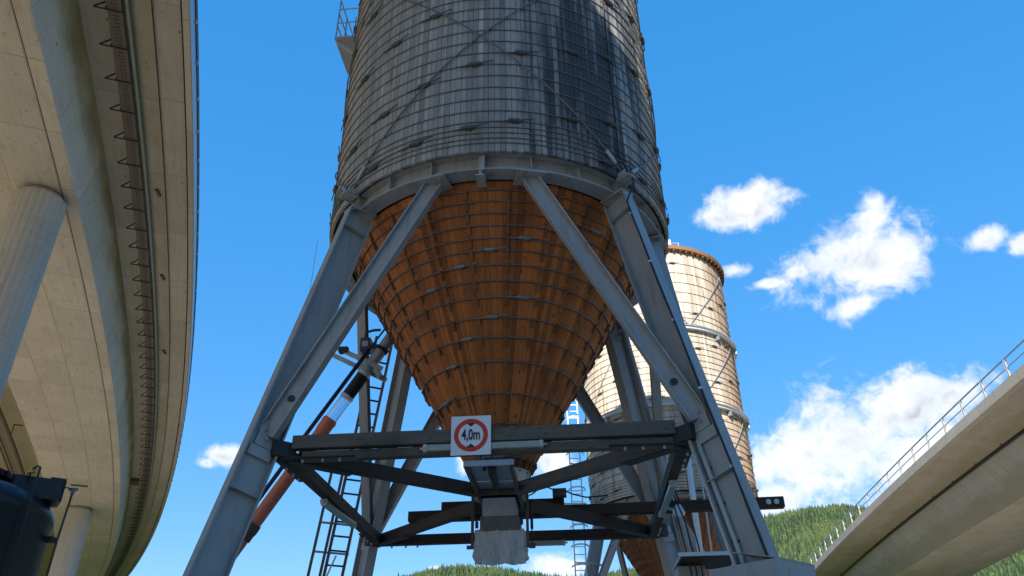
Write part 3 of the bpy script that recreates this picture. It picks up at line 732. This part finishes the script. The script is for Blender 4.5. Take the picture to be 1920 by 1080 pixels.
# discharge chute under the funnel
ch = thing('discharge_chute', 'steel slide gate and chute with hanging white cloth skirt under the near funnel', 'chute', tuple(to1((0, 0, 4.03))), RZ1)
def cpos(p): return Vector(p)-Vector((0, 0, 4.03))
def part(mb, name, m, parent, smooth=False, z0=4.03):
    o = mb.ob(name, m, parent, smooth); o.location = (0, 0, -z0) if parent.parent is None else (0, 0, 0); return o
g = MB()
for x in (-.33, .36): g.beam((x, -2.05, 5.20), (x, .35, 5.20), .05, .13)
g.beam((-.355, .35, 5.20), (.385, .35, 5.20), .05, .13)
g.beam((-.355, -.62, 5.19), (.385, -.62, 5.19), .05, .10)
gf = part(g, 'gate_frame', m_rust, ch)
part(MB().box((.015, -2.075, 5.235), (.78, .03, .09)).box((.015, -2.05, 5.275), (.78, .08, .012)), 'end_bar', m_galv_bright, ch)
part(MB().box((-.16, -1.55, 5.245), (.30, .92, .01)).box((.19, -1.55, 5.245), (.30, .92, .01)).box((.015, -.85, 5.24), (.62, .40, .012)), 'gate_plate', m_galv, ch)
part(MB().tube([(.02, -2.0, 5.19), (.02, -1.75, 5.19), (.02, -1.74, 5.19), (.02, -1.0, 5.19), (.02, -.99, 5.19), (.02, -.7, 5.19)], [.04, .04, .055, .055, .022, .022], 12), 'actuator', m_steel_dark, ch)
part(MB().box((-.06, -1.98, 5.17), (.05, .05, .05)).box((.10, -1.98, 5.17), (.05, .05, .05)).tube([(-.05, -1.98, 5.2), (-.12, -2.0, 5.35), (-.02, -2.05, 5.5), (-.12, -2.1, 5.62)], .012, 6).tube([(.06, -1.98, 5.2), (.06, -2.0, 5.75)], .012, 6), 'air_hose', m_black, ch)
def shell(x0, x1, y0, y1, z0, z1, t_=.012, tap=0.0):
    b = MB()
    for (cx_, cy_, sx_, sy_) in (((x0+x1)/2, y0, x1-x0, t_), ((x0+x1)/2, y1, x1-x0, t_), (x0, (y0+y1)/2, t_, y1-y0-t_-.002), (x1, (y0+y1)/2, t_, y1-y0-t_-.002)): b.box((cx_, cy_, (z0+z1)/2), (sx_, sy_, z1-z0))
    return b
part(shell(-.28, .28, -.34, .30, 4.84, 5.16), 'chute_box', m_galv, ch)
part(shell(-.315, .335, -.38, .34, 4.60, 4.845).box((.01, -.41, 4.60), (.72, .05, .03)), 'chute_hood', plain('brown_grey_sheet', (.17, .15, .135), .6, .2, .2, 5, grime=.4), ch)
# crumpled cloth skirt
cl = MB(); nx, nz = 30, 16; rg2 = random.Random(3)
loop = []
x0, x1, y0, y1 = -.40, .43, -.43, .38
per = [(x0+(x1-x0)*k/20, y0) for k in range(20)]+[(x1, y0+(y1-y0)*k/10) for k in range(10)]+[(x1-(x1-x0)*k/20, y1) for k in range(20)]+[(x0, y1-(y1-y0)*k/10) for k in range(10)]
NP = len(per)
for j in range(nz+1):
    f_ = j/nz
    for k, (x, y) in enumerate(per):
        z = 4.61-(.57 if y < y0+.01 else .57-.16*min(1, (y-y0)/.4))*f_
        w_ = .016*math.sin(k*.9+f_*3.1)+.012*math.sin(k*2.3-f_*7)+.01*math.sin(f_*19+k*.6)+rg2.uniform(-.004, .004)
        nx_, ny_ = (x-.015)/.42, (y+.02)/.4
        zz = z+(.012*math.sin(k*.7)+rg2.uniform(-.008, .008) if j == nz else 0)
        cl.add([(x+nx_*w_*(.3+f_)+f_*.008*math.sin(k), y+ny_*w_*(.3+f_), zz)])
for j in range(nz):
    for k in range(NP): cl.face([j*NP+k, (j+1)*NP+k, (j+1)*NP+(k+1) % NP, j*NP+(k+1) % NP])
sk = part(cl, 'cloth_skirt', m_cloth, ch)
for x in (-.44, .49):
    hb_ = part(MB().box((x, -.42, 4.78), (.045, .06, .92)).box((x+(-.03 if x < 0 else .04), -.42, 4.33), (.12, .08, .05)), 'hanger_bar', m_rust, ch)
part(MB().tube([(.56, -.36, 5.05), (.56, -.36, 4.62), (.56, -.36, 4.61), (.56, -.36, 4.36)], [.025, .025, .012, .012], 10).box((.56, -.36, 4.34), (.10, .07, .07)), 'lift_cylinder', m_steel_dark, ch)
part(MB().box((-.37, -.40, 4.70), (.05, .05, .11)).box((.39, -.40, 4.74), (.05, .05, .11)), 'latch', m_steel_dark, ch)

# height limit sign on the front tie timber
sg = thing('height_limit_sign', 'square white sign with red ring reading 4,0m on the front timber', 'sign', tuple(to1((-.127, -3.075, 5.04))), RZ1)
MB().box((0, 0, .29), (.575, .006, .58), None, 0).ob('board', m_white, sg)
def disc(r0, r1, y, n=64):
    b = MB(); V = []
    for k in range(n):
        a = 2*math.pi*k/n; V += [(r0*math.cos(a), y, .292+r0*math.sin(a)), (r1*math.cos(a), y, .292+r1*math.sin(a))]
    i = b.add(V)
    for k in range(n): k2 = (k+1) % n; b.face([i+2*k, i+2*k+1, i+2*k2+1, i+2*k2][::-1])
    return b
disc(.180, .245, -.0055).ob('red_ring', m_red, sg)
tb = MB()
for s_ in (-1, 1):
    zc = .292+s_*.176; i = tb.add([(-.062, -.0058, zc), (.062, -.0058, zc), (0, -.0058, zc-s_*.052)]); tb.face([i, i+1, i+2] if s_ < 0 else [i, i+2, i+1])
    i = tb.add([(-.062, -.0058, zc), (-.03, -.0058, zc+s_*.006), (.03, -.0058, zc+s_*.006), (.062, -.0058, zc)]); tb.face([i, i+1, i+2, i+3])
tb.ob('arrowheads', m_ink, sg)
fc = bpy.data.curves.new('sign_text', 'FONT'); fc.body = '4,0m'; fc.align_x = 'CENTER'; fc.align_y = 'CENTER'; fc.size = .155; fc.extrude = .0008; fc.offset = .004; fc.resolution_u = 6
fo = bpy.data.objects.new('tmp', fc); COL.objects.link(fo); bpy.context.view_layer.update()
tm = bpy.data.meshes.new_from_object(fo.evaluated_get(bpy.context.evaluated_depsgraph_get())); bpy.data.objects.remove(fo)
tm.materials.clear(); tm.materials.append(m_ink)
to = link('lettering', tm, sg, (0, -.0065, .292)); to.rotation_euler = (R(90), 0, 0); to.scale = (.87, 1.42, 1)

# tube lamps hung from the tie frame
def tube_lamp(label, p0, p1):
    p0, p1 = to1(p0), to1(p1); d = p1-p0; L = d.length
    T = thing('tube_lamp', label, 'lamp', tuple((p0+p1)/2), math.atan2(d.y, d.x), 'tube lamps on the tie frame')
    b = MB(); hw = L/2
    b.prism([(-.05, -.045), (.05, -.045), (.055, .0), (.03, .05), (-.03, .05), (-.055, 0)], (-hw+.05, 0, 0), (hw-.05, 0, 0), (0, 1, 0)); b.ob('diffuser', m_lampbody, T)
    for s_ in (-1, 1):
        MB().prism([(-.055, -.05), (.055, -.05), (.06, .0), (.035, .055), (-.035, .055), (-.06, 0)], (s_*(hw-.05), 0, 0), (s_*hw, 0, 0), (0, 1, 0)).ob('end_cap', m_pvc, T)
        MB().tube([(s_*hw, 0, 0), (s_*(hw+.05), 0, 0)], .018, 8).ob('cable_gland', m_pvc, T)
    return T
tube_lamp('pale tube lamp behind the height sign along the front timber', (-.82, -3.005, 5.17), (.90, -3.005, 5.19))
tube_lamp('pale tube lamp under the side timber near the orange pipe', (-2.90, -.92, 5.04), (-2.82, .75, 5.04))
tube_lamp('mossy tube lamp under the side timber before the pale silo', (2.87, -1.30, 5.04), (2.85, .72, 5.04))
tube_lamp('tube lamp under the rear timber behind the cloth skirt', (-.30, 2.80, 5.04), (1.06, 2.80, 5.04))

# orange filling pipe with clear section, bellows and steel inlet
PD = (Vector((-4.72, .42, 4.86))-Vector((-2.32, .42, 8.72))).normalized(); P0 = Vector((-2.20, .42, 8.92))
fp = thing('fill_pipe', 'orange plastic fill pipe with clear section and black bellows beside the near funnel', 'pipe', tuple(to1(P0+PD*9.3)), RZ1)
fb_ = P0+PD*9.3
def seg(name, l0, l1, r, m, n=24, prof=None, smooth=True):
    pts = prof or [(l0, r), (l1, r)]
    b = MB().tube([P0+PD*l for l, _ in pts], [q for _, q in pts], n); o = b.ob(name, m, fp); o.location = -fb_
    return smooth_by_angle(o)
seg('steel_inlet', 0, 1.16, .118, m_galv)
seg('pipe_clamp', 0, 0, 0, m_steel_dark, prof=[(.48, .138), (.56, .138)])
seg('pipe_clamp', 0, 0, 0, m_galv_bright, prof=[(1.11, .138), (1.18, .138)])
bl = []
for k in range(33): l = 1.18+.54*k/32; bl.append((l, .120 if k % 2 else .132))
seg('bellows', 0, 0, 0, m_blackhose, prof=bl)
seg('pipe_clamp', 0, 0, 0, m_galv_bright, prof=[(1.68, .139), (1.74, .139)])
seg('clear_section', 1.72, 2.30, .118, m_clear)
seg('socket', 0, 0, 0, m_orange, prof=[(2.24, .136), (2.28, .148), (2.32, .148), (2.36, .140), (2.50, .140), (2.55, .131)])
seg('orange_length', 2.5, 4.62, .126, m_orange)
seg('coupling', 0, 0, 0, m_rust, prof=[(4.55, .142), (4.60, .150), (4.70, .150), (4.75, .138), (4.88, .138)])
seg('orange_length', 4.8, 9.25, .118, m_orange)
vm = MB().box((-.33, 0, .10), (.20, .24, .28)).tube([(-.33, 0, .1), (-.10, 0, .08)], .05, 10).tube([(-.36, 0, .25), (-.36, 0, .42), (-.20, 0, .46), (-.06, 0, .46)], .03, 8)
o = vm.ob('valve_motor', m_bluepaint, fp); o.location = P0+PD*.52-fb_
MB().box((-.33, -.125, .10), (.12, .01, .12)).ob('name_plate', m_galv, o)
rl = thing('pipe_bracket', 'pair of steel rails carrying the clear pipe between the silo legs', 'bracket', tuple(to1((-3.0, .4, 8.2))), RZ1)
for dy, dz in ((-.19, 0.03), (.19, -.05)):
    b = MB().beam(Vector((-.52, dy, .33+dz)), Vector((.62, dy, -.28+dz)), .05, .09); b.ob('rail', m_galv, rl)
MB().box((-.2, -.2, .20), (.18, .12, .12)).ob('clamp_block', m_steel_dark, rl)
MB().box((.50, -.0, -.26), (.07, .44, .10), Matrix.Rotation(R(28), 3, 'Y')).ob('clamp_jaw', m_galv, rl)
hose = MB().tube([to1(q) for q in ((-2.02, -.05, 9.2), (-2.12, -.05, 9.02), (-2.6, -.05, 8.27))], .02, 8).tube([to1(q) for q in ((-2.6, -.05, 8.27), (-3.63, -.05, 6.62), (-4.29, -.05, 5.53), (-4.9, -.05, 4.5), (-6.5, -.05, 1.8))], .04, 10)
tag(hose.ob('hose', m_navy, smooth=True), 'dark blue hose running taut along the orange pipe', 'hose')
tag(MB().tube([to1(q) for q in ((-3.75, -.6, 10.6), (-3.80, -.6, 6.8))], .0035, 5).ob('guy_wire', m_steel_dark), 'thin wire hanging beside the left front leg', 'wire')

# ladder behind the rear left leg
ld = thing('ladder', 'brown steel ladder with outer hand rails behind the rear left silo leg', 'ladder', tuple(to1((-4.75, 4.7, 0))), RZ1)
lb = Vector((-4.75, 4.7, 0))
def lpt(q, z):      # q across: 0 right stringer .. 1 left stringer
    y = 3.92-.1785*(z-4.7); x = -3.90+.186*(z-4.7)
    return Vector((x-.34*q, y-.22*q, z))-lb
for q in (0, 1): MB().beam(lpt(q, .1), lpt(q, 10.0), .05, .065, (0, 1, 0)).ob('stringer', m_rust, ld)
z = .4
while z < 9.95: MB().beam(lpt(0, z), lpt(1, z), .035, .035).ob('rung', m_steel_dark, ld); z += .30
for q in (1.22, 1.85): MB().beam(lpt(q, .1), lpt(q, 7.1), .05, .05, (0, 1, 0)).ob('hand_rail', m_rust, ld)
for z in (7.05, 5.75, 5.15, 2.5): MB().beam(lpt(-.1, z), lpt(1.9, z), .04, .04).ob('cross_bar', m_galv, ld)
MB().beam(lpt(1, 4.4)+Vector((0, -.03, 0)), lpt(0.55, 5.1)+Vector((0, -.03, 0)), .03, .03).ob('brace', m_galv, ld)

# small service balcony on the left flank of the near silo
bc = thing('balcony', 'small grey steel balcony with railing high on the near silo flank', 'balcony', tuple(to1((-3.50, 0, 16.6))), RZ1)
MB().box((-.28, 0, .06), (.52, 1.2, .06)).ob('platform', m_steel, bc)
for y in (-.58, .58):
    for z in (.6, 1.1): MB().tube([(0.02, y, z), (-.52, y, z)], .018, 6).ob('rail', m_galv, bc)
for y in (-.58, 0, .58): MB().tube([(-.52, y, .05), (-.52, y, 1.45)], .02, 6).ob('post', m_galv, bc)
for z in (.5, .95, 1.43): MB().tube([(-.52, -.58, z), (-.52, .58, z)], .018, 6).ob('rail', m_galv, bc)
for y in (-.5, .5): MB().beam((-.5, y, 0), (.02, y, -.5), .05, .05).ob('brace', m_steel, bc)

# black power cable down the wall and the front right leg, with clips
def legp(ang, z, dr, dt):
    a = R(ang); r = 4.93-.2525*(z-3.44)+dr
    return Vector((r*math.sin(a)+dt*math.cos(a), -r*math.cos(a)+dt*math.sin(a), z))
cab = thing('power_cable', 'black cable clipped down the front right silo leg and wall', 'cable', tuple(to1((4.3, -4.3, 1.0))), RZ1)
cb0 = Vector((4.3, -4.3, 1.0))
pts = [Vector(pol(RC+.05, R(43.5), z)) for z in (21, 17, 14, 12, 10.7)]+[Vector(pol(RC+.14, R(44), 10.4)), Vector(pol(RC+.2, R(46), 10.1)), legp(45, 9.6, .26, -.125)]+[legp(45, z, .245+.008*math.sin(z*3), -.128) for z in np.linspace(9.2, 1.2, 18)]
MB().tube([p-cb0 for p in pts], .016, 8).ob('sheath', m_black, cab, smooth=True)
for z in (9.3, 8.2, 7.0, 5.8, 4.6): MB().box(legp(45, z, .24, -.130)-cb0, (.05, .035, .035)).ob('clip', m_galv_bright, cab)
# pale conduit on the inner face of the same leg
cnd = thing('conduit', 'pale plastic conduit running down the front right silo leg', 'conduit', tuple(to1((3.6, -3.3, 1))), RZ1)
cq = Vector((3.6, -3.3, 1))
MB().tube([legp(45, z, -.16, -.05)-cq for z in (5.05, 4, 3, 1.2)], .032, 10).ob('tube', m_pvc, cnd, smooth=True)
for z in (4.7, 4.2, 3.7): MB().box(legp(45, z, -.16, -.03)-cq, (.10, .03, .03)).ob('clip', m_steel_dark, cnd)
c2 = thing('conduit', 'thin galvanised conduit along the inner flange of the front right leg', 'conduit', tuple(to1((3.4, -3.0, 1))), RZ1)
MB().tube([legp(45, z, -.27, -.09)-Vector((3.4, -3.0, 1)) for z in (5.6, 4, 2.5)], .018, 8).ob('tube', m_galv_bright, c2, smooth=True)
# round riser pipe by the rear right leg
rp = thing('riser_pipe', 'grey round pipe clamped beside the rear right silo leg', 'pipe', tuple(to1((3.4, 2.3, 5))), RZ1)
MB().tube([Vector(q)-Vector((3.4, 2.3, 5)) for q in ((2.50, 2.3, 10.2), (2.61, 2.3, 9.66), (2.98, 2.3, 7.40), (3.4, 2.3, 5.0), (3.9, 2.3, 2.0))], .075, 14).ob('tube', m_steel, rp, smooth=True)
MB().box(Vector((2.62, 2.3, 9.55))-Vector((3.4, 2.3, 5)), (.26, .2, .05)).ob('clamp', m_galv, rp)
# control cabinet with wood-lined canopy and lamp
cc = thing('control_cabinet', 'grey control cabinet under a small canopy with wooden underside by the right legs', 'cabinet', tuple(to1((3.40, .1, 0))), RZ1)
MB().box((0.05, .1, 4.13), (.95, 1.25, .03)).box((0, -.52, 4.12), (.95, .03, .06)).ob('canopy', m_galv_bright, cc)
MB().box((0.05, .1, 4.10), (.90, 1.15, .025)).ob('canopy_lining', m_timber_dark, cc)
MB().box((-.2, .35, 2.1), (.45, .5, 3.9)).ob('housing', m_steel, cc)
MB().box((-.2, .09, 2.1), (.40, .02, 3.6)).ob('door', m_steel, cc)
rlmp = thing('floodlight', 'round white floodlight on the side timber before the far funnel', 'lamp', tuple(to1((3.12, .35, 5.02))), RZ1)
smooth_by_angle(MB().tube([(0, -.10, -.02), (0, -.02, -.02), (0, .06, 0)], [.10, .115, .06], 18).ob('housing', m_white, rlmp))
MB().beam((0, .05, 0), (-.2, .05, .06), .03, .05).ob('arm', m_galv, rlmp)
lcb = MB()
for dx, dy in ((0, 0), (.06, .03), (-.05, .05)):
    lcb.tube([to1(q) for q in ((2.95+dx, .1+dy, 5.45), (3.05+dx, 0+dy, 5.1), (3.15+dx*2, -.1+dy, 4.7), (3.22+dx*2, .0+dy, 4.3), (3.3+dx, .05+dy, 3.2))], .014, 6)
tag(lcb.ob('cable_loom', m_black, smooth=True), 'bundle of black cables hanging down to the control cabinet', 'cable')
jb = thing('junction_box', 'small dark box with looping cable on the timber beside the chute', 'box', tuple(to1((1.02, 1.03, 5.51))), RZ1)
MB().box((0, 0, .07), (.26, .18, .14)).ob('casing', m_rust, jb)
MB().tube([(-.1, -.05, .12), (-.3, -.1, .2), (-.5, -.1, .05), (-.65, -.05, .0)], .014, 6).tube([(.1, -.05, .1), (.25, -.15, .0), (.5, -.2, -.08), (.9, -.2, -.06)], .014, 6).ob('cable', m_black, jb, smooth=True)

# ---------- far silo
RZ2 = R(-30)
S2 = thing('timber_silo', 'pale sunlit stave silo with two steel gallery rings standing behind the near silo', 'silo', (S2X, S2Y, 0), RZ2)
b = MB(); brd = []; Z2B, Z2T = 9.75, 20.75
for k in range(NS):
    a0, a1 = 2*math.pi*k/NS, 2*math.pi*(k+1)/NS; g_ = .0022/RC; dr = rnd.uniform(-.004, .004); zb = Z2B+rnd.uniform(-.01, .01)
    i = b.add([pol(RC-.02, a0, zb), pol(RC+dr, a0+g_, zb), pol(RC+dr, a1-g_, zb), pol(RC-.02, a1, zb), pol(RC-.02, a0, Z2T), pol(RC+dr, a0+g_, Z2T), pol(RC+dr, a1-g_, Z2T), pol(RC-.02, a1, Z2T)])
    for j in range(3): b.face([i+j, i+j+1, i+5+j, i+4+j])
    brd += [rnd.random()]*8
o = b.ob('wall', m_wall2, S2)
at = o.data.attributes.new('board', 'FLOAT', 'POINT'); at.data.foreach_set('value', np.array(brd, dtype=np.float32))
MB().revolve([(3.0, Z2B-.0), (RC-.03, Z2B-.0)], 64).ob('floor_ring', m_steel_dark, S2)
z = Z2B+.08; i_ = 0
while z < Z2T-.3:
    h = link('hoop', hm, S2, (0, 0, z))
    if i_ % 1 == 0:
        for q in range(4):
            a = R(-50.5+15.4*i_+90*q); link('hoop_lock', LOCK, h, pol(RC-.004, a), a)
    z += .12 if i_ < 5 else .285 if z < 17.5 else .5; i_ += 1
rf = MB().revolve([(RC-.03, Z2T-.02), (3.70, Z2T-.02), (3.72, Z2T+.16), (.0, Z2T+1.2)], 72).ob('roof', board('eave_boards', (.22, .12, .055), (.34, .19, .09), (.12, .06, .03), knots=False), S2)
for k in range(72):
    a = 2*math.pi*k/72; link('eave_bracket', MB().box((0, -3.58, Z2T-.07), (.05, .2, .09)).mesh('eave_bracket', m_cleat), rf, (0, 0, 0), a)
for z in (16.77, 13.27):
    g = MB()
    for a_, b_, c_, d_ in ((RC+.03, RC+.20, z-.09, z-.075), (RC+.03, RC+.20, z+.075, z+.09), (RC+.10, RC+.115, z-.075, z+.075)): g.revolve([(a_, c_), (b_, c_), (b_, d_), (a_, d_)], 96, closed_prof=True)
    gr_ = g.ob('gallery_ring', m_galv_bright, S2)
    for k in range(12):
        a = R(30*k+8); link('ring_bracket', MB().box((0, -RC-.10, z-.20), (.10, .16, .22)).mesh('ring_bracket', m_galv), gr_, (0, 0, 0), a)
for k in range(4):
    a = R(-45+90*k)
    for s_ in (-1, 1):
        for za, zb in ((9.9, 13.2), (13.4, 16.7), (16.9, 20.3)): helix(RC+.05, a, a+s_*R(45), za, zb, .016, 16).ob('bracing_rod', m_galv, S2, smooth=True)
T2 = tower(S2, None, False)
# lower the tower of the far silo to its own ring height
for o in list(S2.children):
    if o.name.split('.')[0] in ('ring_beam', 'leg', 'strut'): o.location.z -= .40
DZ2 = -.40
MB().revolve([(crad(ZF0), ZF0+DZ2), (crad(ZF1), ZF1+DZ2)], 132).ob('funnel', m_funnel, S2)
for z in FH: link('hoop', hoop_mesh(crad(z)+.022, .0125, 64, m_wire), S2, (0, 0, z+DZ2))
rest = MB()
for z in FH:
    for k in range(48):
        a = R(-6.3+7.5*k); mt = Matrix.Translation(pol(crad(z+.01)+.018, a, z+.02+DZ2)) @ Matrix.Rotation(a, 4, 'Z') @ Matrix.Rotation(tilt, 4, 'X')
        rest.box(mt @ Vector((0, 0, -.10)), (.05, .04, .20), mt.to_3x3())
tag(rest.ob('cleats', m_cleat, S2), kind='stuff')
smooth_by_angle(MB().revolve([(.53, 5.26), (.40, 4.6), (.40, 4.0)], 32).ob('outlet_collar', m_galv, S2))
for s_ in (-1, 1):
    MB().beam((-2.8, s_*2.8, 4.9), (2.8, s_*2.8, 4.9), .16, .2).ob('tie_timber', m_timber_dark, S2); MB().beam((s_*2.8, -2.7, 4.9), (s_*2.8, 2.7, 4.9), .16, .2).ob('tie_timber', m_timber_dark, S2)
# mast and cabinet on its roof edge
ms = thing('roof_mast', 'thin antenna mast with small white cabinet on the far silo roof', 'mast', (7.35, 30.2, Z2T+.3))
MB().box((0.02, 0, .38), (.22, .2, .55)).ob('cabinet', m_white, ms)
MB().tube([(-.05, 0, .0), (-.05, 0, 1.6)], .015, 6).ob('pole', m_galv_bright, ms)
for x0_ in (-.5, .5): MB().tube([(x0_, 0, -.1), (x0_, 0, .55)], .015, 6).ob('rail_post', m_galv_bright, ms)
MB().tube([(-.5, 0, .52), (.5, 0, .52)], .012, 6).ob('rail', m_galv_bright, ms)
# silver down pipe before the far silo
dp = thing('silver_pipe', 'shiny silver vertical pipe standing before the far silo funnel', 'pipe', (6.55, 28.3, 0))
MB().tube([(0, 0, .3), (0, 0, 11.0), (0.05, .3, 11.5), (.1, .8, 11.75), (.1, 1.4, 11.8)], .11, 16).ob('tube', m_galv_bright, dp, smooth=True)
for z in (3, 6, 9.2): MB().box((0, .1, z), (.32, .34, .05)).ob('clamp', m_galv, dp)
MB().tube([(0.55, .6, .3), (.55, .6, 10.5)], .04, 10).ob('stand_pipe', m_galv, dp)
# sunlit caged ladder on the left of the far silo
cg = thing('caged_ladder', 'bright galvanised caged ladder with landing beside the pale far silo', 'ladder', (2.55, 31.6, 0))
cz1 = 16.5
for x in (-.22, .22): MB().beam((x, 0, 0), (x, 0, cz1), .05, .06, (0, 1, 0)).ob('stringer', m_galv_bright, cg)
z = .3
while z < cz1: MB().beam((-.22, 0, z), (.22, 0, z), .03, .03).ob('rung', m_galv_bright, cg); z += .3
hp = [(-.36*math.cos(math.pi*k/12)*1.0, -.08-.66*math.sin(math.pi*k/12), 0) for k in range(13)]
hoopc = MB()
for k in range(12): hoopc.beam(hp[k], hp[k+1], .012, .06)
hcm = hoopc.mesh('cage_hoop', m_galv_bright); z = 2.8
while z < cz1: link('cage_hoop', hcm, cg, (0, 0, z)); z += .75
for k in (1, 3, 6, 9, 11): MB().beam((hp[k][0], hp[k][1]-.01, 2.7), (hp[k][0], hp[k][1]-.01, cz1), .04, .012).ob('cage_bar', m_galv_bright, cg)
for z in (9.6,):
    MB().box((-.3, -.2, z), (1.2, 1.3, .05)).ob('landing', m_galv_bright, cg)
    for x, y in ((-.9, -.85), (.3, -.85), (-.9, .45), (-.3, -.85)): MB().beam((x, y, z), (x, y, z+1.15), .04, .04).ob('rail_post', m_galv_bright, cg)
    for zz in (.5, 1.12):
        MB().beam((-.9, -.85, z+zz), (.3, -.85, z+zz), .035, .035).ob('rail', m_galv_bright, cg); MB().beam((-.9, -.85, z+zz), (-.9, .45, z+zz), .035, .035).ob('rail', m_galv_bright, cg)
for z in (4, 7.5, 11.5, 14.5):
    MB().beam((.22, 0, z), (.95, .6, z), .05, .05).ob('wall_bracket', m_galv_bright, cg); MB().beam((-.22, 0, z), (.95, .75, z), .05, .05).ob('wall_bracket', m_galv_bright, cg)

# ------------------------------------------------------------------ black brine tank
TX, TY, TR = -6.18, 8.15, 1.15
tk = thing('brine_tank', 'black plastic storage tank with screw lid under the curved viaduct', 'tank', (TX, TY, 0))
pf = [(0, 0), (TR, 0)]
for z in (1.2, 2.4):
    pf += [(TR, z), (TR-.008, z+.03), (TR-.008, z+.07), (TR, z+.10)]
pf += [(TR, 3.66), (TR+.02, 3.68), (TR+.02, 3.74), (TR-.01, 3.79), (TR-.07, 3.88), (TR-.20, 3.95), (.72, 3.99), (.4, 4.0), (0, 4.0)]
smooth_by_angle(MB().revolve(pf, 72).ob('body', m_tank, tk), 50)
lidm = MB().revolve([(.66, 3.985), (.66, 4.08), (.69, 4.09), (.69, 4.15), (.62, 4.18), (0, 4.19)], 48)
for k in range(24):
    a = 2*math.pi*k/24; lidm.box(pol(.695, a, 4.12), (.05, .03, .06), Matrix.Rotation(a, 3, 'Z'))
smooth_by_angle(lidm.ob('lid', m_tank, tk), 40)
rh = Matrix.Rotation(R(35), 3, 'Z')
MB().box((.92, .22, 3.99), (.52, .36, .22), rh, bev=.03).box((1.06, .33, 4.02), (.16, .30, .22), rh, bev=.02).ob('valve_housing', m_tank, tk)
vp = MB().tube([(.98, -.06, 4.02), (.98, -.06, 4.14), (1.08, -.14, 4.16), (1.17, -.22, 4.12), (1.185, -.24, 3.9), (1.185, -.24, 1.0)], .011, 8).ob('vent_pipe', m_steel_dark, tk, smooth=True)
MB().box((.99, -.06, 4.14), (.06, .05, .06)).ob('valve', m_yellow, vp)
MB().tube([(1.0, .30, 4.10), (1.20, .45, 4.07)], .007, 6).tube([(1.20, .45, 4.08), (1.19, .42, 3.5), (1.17, .40, .4)], .012, 8).ob('sight_tube', m_rust, tk, smooth=True)
MB().box((1.20, .45, 4.07), (.09, .03, .03)).box((1.20, .45, 4.04), (.032, .032, .05)).ob('tee_fitting', m_steel, tk)
for z in (3.5, 2.6): MB().box((1.14, .36, z), (.10, .10, .05)).ob('bracket', m_steel_dark, tk)
